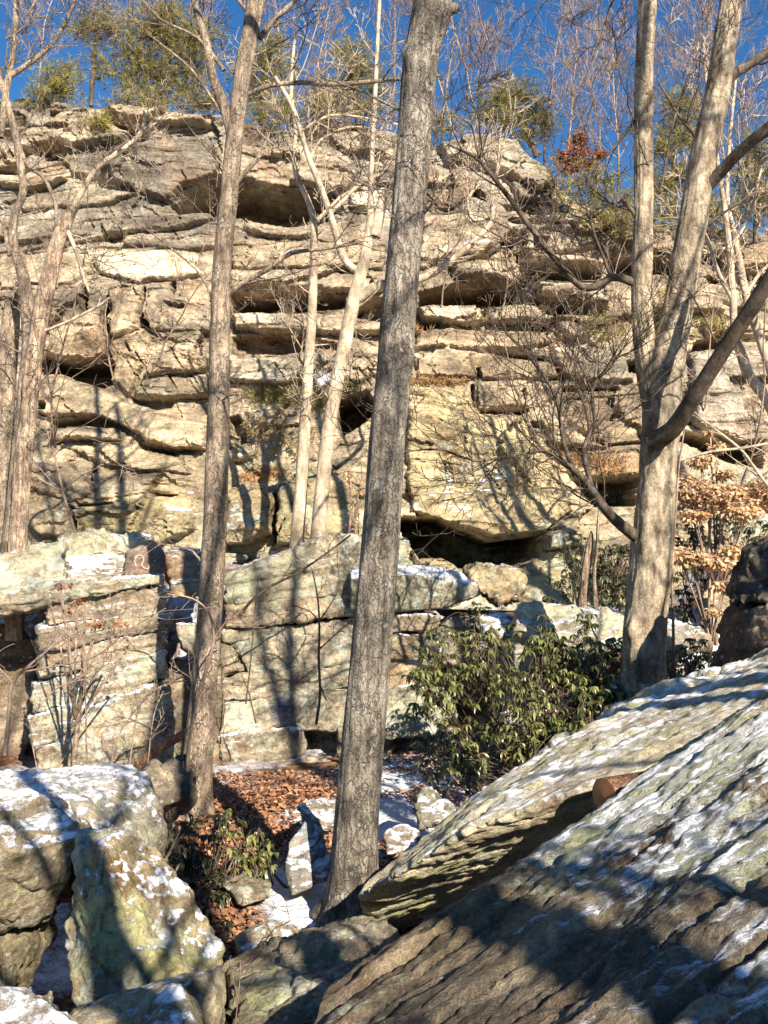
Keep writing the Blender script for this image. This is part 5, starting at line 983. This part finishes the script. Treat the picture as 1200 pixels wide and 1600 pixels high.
def spray_tree(name, label, blobs, n, seed, mat, L, Wd, org, cat='tree', stems=((0, 0),), per=1):
    rng = np.random.RandomState(seed); C, dd = in_blobs(rng, blobs, n, .0); m = len(C); az = rng.uniform(0, 6.28, m)
    D_ = np.stack([np.cos(az), np.sin(az), rng.normal(size=m) * .35 - .45], -1); N_ = np.stack([rng.normal(size=m) * .5, -.4 + rng.normal(size=m) * .4, np.ones(m)], -1)
    e = empty(name, org, label, cat); v, f = leaf_batch(C, D_, N_, L * rng.uniform(.6, 1.2, m), Wd * rng.uniform(.7, 1.2, m), .2)
    tag(link('foliage', mesh_np('foliage', v - org, f, M[mat], True), e), kind='stuff'); T = Tubes()
    for b in blobs:
        c = at(*b[:3]); R = b[3] * b[2] / FPX
        for s in (-1, 1):
            P = spline(np.array([org + np.array([0, 0, .3 * (c[2] - org[2])]), (org + c) / 2 + np.array([0, 0, .15 * abs(c[2] - org[2])]), c - np.array([0, 0, .02]), c + np.array([s * R * .9, 0, -.05])]), .15); T.add(P, np.linspace(.014, .004, len(P)), 4)
        near = C[np.linalg.norm(C - c, axis=1) < R]
        for q in near[::4]: T.add(np.array([c + (q - c) * .3 + rng.normal(size=3) * .02, q]), np.array([.004, .0025]), 3)
    link('branch', T.mesh('branch', M['bark_pink'], org), e); T = Tubes(); top = np.mean([at(*b[:3]) for b in blobs], 0)
    P = spline(np.array([org, (org + top) / 2 + rng.normal(size=3) * .05, top]), .2); T.add(P, np.linspace(.03, .012, len(P)), 6); link('trunk', T.mesh('trunk', M['bark_pink'], org), e)
    return e
spray_tree('beech_tree', 'young beech holding layers of dry tan leaves right of the forked birch', [(1085,770,11.4,40,.6),(1130,780,11.2,46,.6),(1180,775,11.2,46,.6),(1065,755,11.6,28,.6),(1095,720,11.6,24,.5),(1130,740,11.6,20,.5),(1160,800,11,30,.4),(1085,805,11.2,28,.4),(1120,700,11.8,16,.6),(1110,675,12,10,.6)], 4200, 61, 'beech', .075, .042, gz(1120, 960, 11.4))
spray_tree('beech_tree', 'low tan-leaved beech spray above the dark right boulders', [(1080,872,10.9,30,.4),(1120,878,10.8,34,.4),(1060,862,11,18,.4),(1150,862,10.8,26,.5),(1130,915,10.8,16,.5),(1120,955,10.6,14,.5)], 1900, 62, 'beech', .075, .042, gz(1110, 990, 10.8))
spray_tree('oak_tree', 'small oak with rust-red leaves on the skyline right of the crest', [(905,240,20.8,26,.9),(880,250,20.8,16,.9),(935,240,20.8,14,.8),(905,215,20.8,14,.9),(890,262,20.8,14,.8),(920,258,20.8,14,.8)], 620, 63, 'oak_red', .15, .085, at(905, 300, 20.8))
spray_tree('dry_sapling', 'sapling with a few orange leaves in front of the left bedded block', [(95,915,9.6,16,.6),(120,940,9.6,16,.6),(150,975,9.6,22,.6),(185,975,9.6,18,.6),(105,955,9.6,10,.6),(75,925,9.6,10,.6),(200,1010,9.6,10,.7)], 120, 64, 'oak_red', .06, .035, at(115, 1190, 9.6))
spray_tree('dry_sapling', 'sapling with pale dry leaves just left of the big trunk at the cliff foot', [(545,745,14.2,16,1),(555,790,14.2,14,1),(548,820,14.2,12,1),(560,770,14.2,10,1)], 90, 65, 'beech', .07, .04, at(552, 870, 14.2))

# ---------------------------------------------------------------- grass and brush tufts on the cliff
def tuft(name, label, spots, n, seed, mat, h, cat='grass'):
    rng = np.random.RandomState(seed); base = []
    for _ in range(n):
        a = spots[rng.randint(len(spots))]; base.append(surf(a[0] + rng.normal() * a[2], a[1] + rng.normal() * a[3]))
    C = np.array(base) + np.array([0, -.02, 0]); org = C[np.argmin(C[:, 2])]
    D_ = np.stack([rng.normal(size=n) * .55, rng.normal(size=n) * .4 - .55, rng.uniform(.1, 1, n)], -1)
    v, f = leaf_batch(C, D_, np.stack([rng.normal(size=n), -np.ones(n), rng.normal(size=n)], -1), h * rng.uniform(.5, 1.3, n), np.full(n, .020), .35)
    return tag(link(name, mesh_np(name, v - org, f, M[mat]), None, org), label, cat, None, 'stuff')
tuft('grass', 'olive grass on the mossy ledge behind the slim pair', [(420,618,22,8),(450,622,26,7),(495,628,12,7),(540,610,10,6)], 1500, 71, 'grass', .17)
tuft('grass', 'rusty dry grass on the ledge right of the big trunk', [(665,598,16,4),(700,600,16,4),(655,515,10,2)], 600, 72, 'grass_o', .15)
tuft('grass', 'mixed green and rusty grass left of the forked birch', [(940,505,14,7),(925,515,8,5),(955,525,10,7)], 500, 73, 'grass', .18)
tuft('grass', 'dry brown grass on the slope between the slim pair and the tan trunk', [(420,740,22,6),(400,748,14,4)], 500, 74, 'grass_o', .12)
tuft('grass', 'tawny grass among rocks between the birch stems', [(1040,480,10,18),(1110,505,22,10),(1130,520,14,8)], 700, 75, 'grass', .18)
tuft('grass', 'rusty fern litter at the cliff foot left of the forked birch', [(900,715,24,6),(930,725,20,6),(960,745,14,10)], 700, 76, 'grass_o', .13)
tuft('grass', 'thin tufts along the skyline crest at right', [(745,505,5,3),(1000,330,24,6),(960,350,20,6),(1080,345,20,6)], 500, 77, 'grass', .2)
def brush(name, label, spots, n, seed, mat='bark_pink', L=.8, leaves=0, lm='grass'):
    rng = np.random.RandomState(seed); T = Tubes(); org = None; tips = []
    for _ in range(n):
        a = spots[rng.randint(len(spots))]; p = surf(a[0] + rng.normal() * a[2], a[1] + rng.normal() * a[3]); org = p if org is None else org
        grow(rng, p, (rng.normal() * .7, -.6, .8), L * rng.uniform(.5, 1.1), .009, 2, T, .05, .28, (4, 6), .0042)
    e = empty(name, org, label, 'shrub'); tag(link('twigs', T.mesh('twigs', M[mat], org), e), kind='stuff')
    if leaves:
        V = np.concatenate(T.v); C = V[rng.choice(len(V), leaves)]; v, f = leaf_batch(C, rng.normal(size=(leaves, 3)), rng.normal(size=(leaves, 3)), np.full(leaves, .07), np.full(leaves, .035))
        tag(link('foliage', mesh_np('foliage', v - org, f, M[lm]), e), kind='stuff')
brush('brush', 'dense brown and olive brush on the ledge behind the slim pair', [(425,715,18,8),(450,705,14,8),(410,700,10,8)], 16, 81, 'bark_pink', .75, 700)
brush('brush', 'pinkish leafless brush hanging over the top of the great cavern', [(430,235,30,12),(500,245,30,12),(540,215,24,10)], 22, 82, 'bark_pink', .9)
brush('brush', 'grey twiggy brush sprouting inside the great cavern', [(400,330,40,10),(480,325,30,12)], 16, 83, 'bark_pink', .8)
brush('brush', 'bare brush in the dark undercut band behind the slim pair', [(400,478,24,6),(470,475,20,6)], 12, 84, 'bark_pink', .8)
brush('brush', 'tangled brush round the foot of the cliff left of the forked birch', [(900,690,24,14),(950,690,20,20),(970,760,16,20)], 22, 85, 'bark_pink', .9)
brush('brush', 'low brush below the skyline at the far left', [(30,240,20,10),(60,270,14,10),(130,215,10,6)], 10, 86, 'bark_pink', .8)
brush('brush', 'brush along the ledges right of the crest', [(880,390,24,12),(940,395,20,10),(850,360,16,8)], 16, 87, 'bark_dark', .7)
brush('brush', 'brush beside the black hole next to the big trunk', [(535,600,12,8),(560,625,10,8)], 9, 88, 'bark_pink', .6)

# ---------------------------------------------------------------- saplings and dead wood in the middle distance
def stem_thing(name, label, paths, D, mat, seed, twigs=6, tw=.35, cat='sapling', rmin=.003):
    rng = np.random.RandomState(seed); org = path3(paths[0], D)[0, :3]; e = empty(name, org, label, cat)
    for i, pp in enumerate(paths):
        P = spline(path3(pp, D), .06); P[:, 3] *= .75; T = Tubes(); T.add(P[:, :3], np.maximum(P[:, 3], rmin)); t = np.gradient(P[:, :3], axis=0)
        for _ in range(twigs):
            j = rng.randint(len(P) // 3, len(P)); d = unit(t[j]); s = unit(np.cross(d, rng.normal(size=3))); grow(rng, P[j, :3], d * .75 + s * .65, tw * rng.uniform(.5, 1.3), max(P[j, 3] * .5, rmin), 1, T, .05, .25, (2, 4), rmin)
        link('stem' if i == 0 else 'branch', T.mesh('stem', M[mat], org), e)
stem_thing('sapling', 'dark sapling with a kinked stem before the central wall', [[(494,1132,7),(500,1085,6),(498,1030,6),(499,985,5),(497,940,4),(488,890,3)], [(500,1070,5),(506,1085,4),(508,1092,4)], [(498,1015,4),(520,995,3),(542,975,3)], [(499,972,4),(484,955,3),(455,945,3)], [(499,970,4),(516,945,3),(530,915,3),(527,880,2)]], 10.7, 'bark_dark', 91, 3)
stem_thing('sapling', 'thin leaning stem arching across the central wall from the tan trunk', [[(372,965,9),(392,940,7),(420,918,6),(465,895,5),(505,868,5),(548,836,4)]], 10.2, 'bark_dark', 92, 3)
stem_thing('sapling', 'pair of very thin stems before the left part of the central wall', [[(384,1100,4),(392,1030,3),(398,960,3),(404,900,2)], [(400,1130,4),(388,1080,3),(380,1062,3)]], 10.4, 'bark_dark', 93, 2)
stem_thing('sapling', 'pale sapling rising against the foot of the left tan trunk and arching left', [[(290,1232,10),(297,1150,8),(312,1080,7),(330,1020,7),(334,990,6),(325,955,5),(300,935,4),(262,928,3)], [(296,1160,7),(302,1100,6),(299,1060,5),(296,1050,4)], [(334,1000,4),(350,975,3),(370,960,3)]], 8.4, 'bark_pink', 94, 6)
stem_thing('sapling', 'Y-shaped pale twig at the far left edge', [[(8,1180,11),(14,1120,10),(19,1068,9),(40,1045,7),(70,1020,6),(95,1000,5),(160,970,3)], [(19,1066,7),(0,1046,6),(-20,1030,5)], [(35,1050,5),(90,1040,4),(150,1025,3),(200,985,3),(260,950,2)]], 7.6, 'bark_pink', 95, 7, .45)
stem_thing('sapling', 'upright thin stem before the left bedded block', [[(136,1200,5),(134,1120,4),(132,1040,4),(126,985,3),(110,950,3)], [(133,1080,3),(160,1040,3),(190,1000,2)]], 9.5, 'bark_pink', 96, 8)
stem_thing('sapling', 'tangle of thin red-brown twigs low before the left bedded block', [[(200,1220,5),(210,1140,4),(226,1090,4),(280,1060,3),(330,1040,2)], [(170,1210,4),(190,1140,3),(250,1075,3),(330,1058,2)], [(60,1215,4),(50,1130,3),(90,1075,3),(140,1060,2)], [(230,1200,3),(240,1120,3),(255,1080,3)]], 9.2, 'bark_pink', 97, 9)
stem_thing('sapling', 'thin straight stem right of the forked birch base', [[(1052,1050,7),(1052,980,7),(1050,900,6),(1056,800,5),(1062,720,4),(1078,620,3)]], 9.6, 'bark_pink', 98, 5, .5)
stem_thing('sapling', 'pale diagonal stem in front of the rocks at the right edge', [[(1230,800,9),(1200,760,8),(1175,725,7),(1155,700,6),(1110,665,5),(1080,640,4)], [(1060,720,6),(1110,706,6),(1160,700,6),(1215,690,6)]], 11.0, 'bark_pale', 99, 6, .5)
stem_thing('dead_twig', 'thin dead twigs standing in the bottom centre hollow', [[(368,1598,4),(374,1540,3),(376,1500,2)], [(372,1560,3),(362,1520,2)]], 3.6, 'bark_pink', 100, 1, .1, 'twig', .0015)
stem_thing('dead_twig', 'dark twig bent over the low tan stone', [[(412,1475,4),(430,1450,3),(452,1440,3),(448,1418,2)]], 5.5, 'bark_dark', 101, 3, .15, 'twig', .002)
tree('fallen_branch', 'reddish dead branch propped against the left tan trunk', [[(205,1205,13,9.9),(245,1172,15,9.8),(290,1145,15,9.6),(322,1122,16,9.5),(334,1112,10,9.5)]], 9.7, 'bark_red', [], seed=22, cat='branch', k=20, step=.04, rough=.1)
tree('rotten_stump', 'tall splintered reddish stump before the dark thicket', [[(908,965,15,11.2),(912,930,12,11.2),(915,900,12,11.2),(917,872,14,11.2),(921,850,12,11.2),(923,838,7,11.2),(924,830,3,11.2)],[(901,960,8,11.3),(906,925,5,11.3),(911,900,3,11.3)],[(932,955,8,11.1),(929,900,6,11.1),(933,850,5,11.1),(936,790,3,11.1)]], 11.2, 'snag', [], seed=23, cat='stump', k=34, step=.02, rough=.3, furrow=.5)

# ---------------------------------------------------------------- fallen leaves
def litter(n, seed):
    rng = np.random.RandomState(seed); out = []
    def zone(px0, px1, Y0, Y1, m):
        Y = Y0 + (Y1 - Y0) * rng.rand(m) ** 1.2; x = ((px0 + (px1 - px0) * rng.rand(m)) - 600) / FPX * Y; out.append(np.stack([x, Y], -1))
    zone(250, 680, 5.2, 10.8, int(n * .62)); zone(600, 1120, 7.8, 12.5, int(n * .26)); zone(0, 380, 3.6, 5.4, int(n * .12))
    P = np.concatenate(out); keep = noise(np.stack([P[:, 0] * 1.1, P[:, 1] * 1.1, 0 * P[:, 0]], -1), 21) + 1.6 * snow_patch(P[:, 0], P[:, 1]) < .16 + .42 * rng.rand(len(P)); P = P[keep]; m = len(P)
    C = np.stack([P[:, 0], P[:, 1], ground_z(P[:, 0], P[:, 1]) + rng.uniform(.008, .035, m)], -1); az = rng.uniform(0, 6.28, m)
    D_ = np.stack([np.cos(az), np.sin(az), rng.normal(size=m) * .35], -1); N_ = np.stack([rng.normal(size=m) * .4, rng.normal(size=m) * .4, np.ones(m)], -1)
    v, f = leaf_batch(C, D_, N_, .075 * rng.uniform(.6, 1.3, m), .045 * rng.uniform(.7, 1.3, m), .3)
    tag(link('fallen_leaves', mesh_np('fallen_leaves', v, f, M['litter'], True)), 'brown fallen leaves covering the hollow between the rocks', 'leaves', None, 'stuff')
litter(16000, 111)

# ---------------------------------------------------------------- painted squiggle on the grey rock
def graffiti():
    b = bvh_of(GRAF); col, t, bs = nodes('white_spray_paint'); bs.inputs['Base Color'].default_value = (.38, .34, .31, 1); bs.inputs['Roughness'].default_value = .9
    C2 = spline(np.array([(213,885,0),(211,876,0),(215,869,0),(222,869,0),(225,875,0),(222,881,0),(224,886,0),(231,889,0),(234,884,0)], float), 1.2)
    v = []; r = .006; hit = []
    for q in C2:
        h = b.ray_cast(Vector(EYE), Vector(unit(ray(q[0], q[1]))))
        if h[0] is not None: hit.append((np.array(h[0]), np.array(h[1])))
    P = np.array([h[0] for h in hit]); Nn = np.array([h[1] for h in hit]); Nn[Nn[:, 1] > 0] *= -1; t_ = np.gradient(P, axis=0); s = np.cross(t_, Nn); s /= np.linalg.norm(s, axis=1)[:, None] + 1e-9
    Lr = P + s * r + Nn * .012; Rr = P - s * r + Nn * .012; n = len(P); i = np.arange(n - 1)
    V = np.concatenate([Lr, Rr]); me = mesh_np('painted_mark', V - np.array(GRAF.location), np.stack([i, i + 1, i + 1 + n, i + n], -1), col)
    o = link('painted_mark', me, GRAF)
graffiti()

# ---------------------------------------------------------------- the wood out of view, seen by its shadows; evergreens added for shade
for i, (x, y, h, r) in enumerate([(2.2,-2.6,11,.13),(3.1,-3.6,13,.17),(1.1,-4.2,12,.12),(4.6,-1.2,12,.15),(5.6,1.6,13,.16),(7.0,-3.0,14,.2),(0.2,-6.5,13,.15),(7.5,9.1,13,.20),(9.6,7.0,14,.22)]):
    rg = np.random.RandomState(500 + i); p = np.array([x, y, float(ground_z(x, y)) - .1]); e = empty('shade_tree', p, 'bare tree outside the view whose shadow falls across the rocks', 'tree', 'bare trees behind the viewpoint')
    n = 10; pts = [p]; d = np.array([rg.normal() * .05, rg.normal() * .05, 1.0])
    for _ in range(n): d = unit(d + rg.normal(size=3) * .05 + np.array([0, 0, .1])); pts.append(pts[-1] + d * h / n)
    pts = np.array(pts); rad = np.linspace(r, .02, n + 1); T = Tubes(); T.add(pts, rad, 10); link('trunk', T.mesh('trunk', M['bark_tan'], p), e); T = Tubes()
    for _ in range(11):
        j = rg.randint(3, n); a = rg.uniform(0, 6.28); grow(rg, pts[j], (math.cos(a), math.sin(a), .7), h * rg.uniform(.12, .26), rad[j] * .45, 2, T, .08, .2, (3, 5), .006)
    link('crown', T.mesh('crown', M['bark_tan'], p), e)
def added_shade_pine(x, y, blobs, seed, n):  # unseen evergreen added to block the sun, crown placed for its shade
    rg = np.random.RandomState(seed); p = np.array([x, y, float(ground_z(x, y)) - .1]); e = empty('added_shade_pine', p, 'evergreen added out of view to shade the rocks', 'pine tree', 'evergreens added out of view for shade')
    top = max(b[2] + b[3] for b in blobs); T = Tubes(); P = spline(np.array([p, p * .5 + np.array([x, y, top]) * .5 + .05, [x, y, top]]), .3); T.add(P, np.linspace(.11, .02, len(P)), 8); link('trunk', T.mesh('trunk', M['bark_dark'], p), e); T = Tubes(); C = []
    for b in blobs:
        c = np.array(b[:3]); T.add(np.array([[x, y, c[2] - .4], c]), np.array([.03, .012]), 5)
        q = rg.normal(size=(n, 3)); q /= np.linalg.norm(q, axis=1)[:, None]; C.append(c + q * (b[3] * rg.rand(n, 1) ** .5) * np.array([1, 1, .45]))
    C = np.concatenate(C); link('branch', T.mesh('branch', M['bark_dark'], p), e); v, f = needles(rg, C, rg.normal(size=C.shape), 16, .16, .014); link('crown', mesh_np('crown', v - p, f, M['needles'], False), e)
added_shade_pine(3.0, -1.9, [(2.5,-1.7,3.5,.8),(3.3,-1.5,3.9,.8),(2.8,-2.2,4.3,.7),(3.6,-2.0,3.3,.7),(3.0,-1.8,4.9,.5)], 601, 24)
added_shade_pine(4.9, 4.6, [(4.2,5.0,3.2,.55),(4.8,4.6,3.7,.7),(4.5,4.9,3.75,.5),(4.6,4.2,2.7,.6),(5.4,4.4,3.2,.7)], 602, 170)
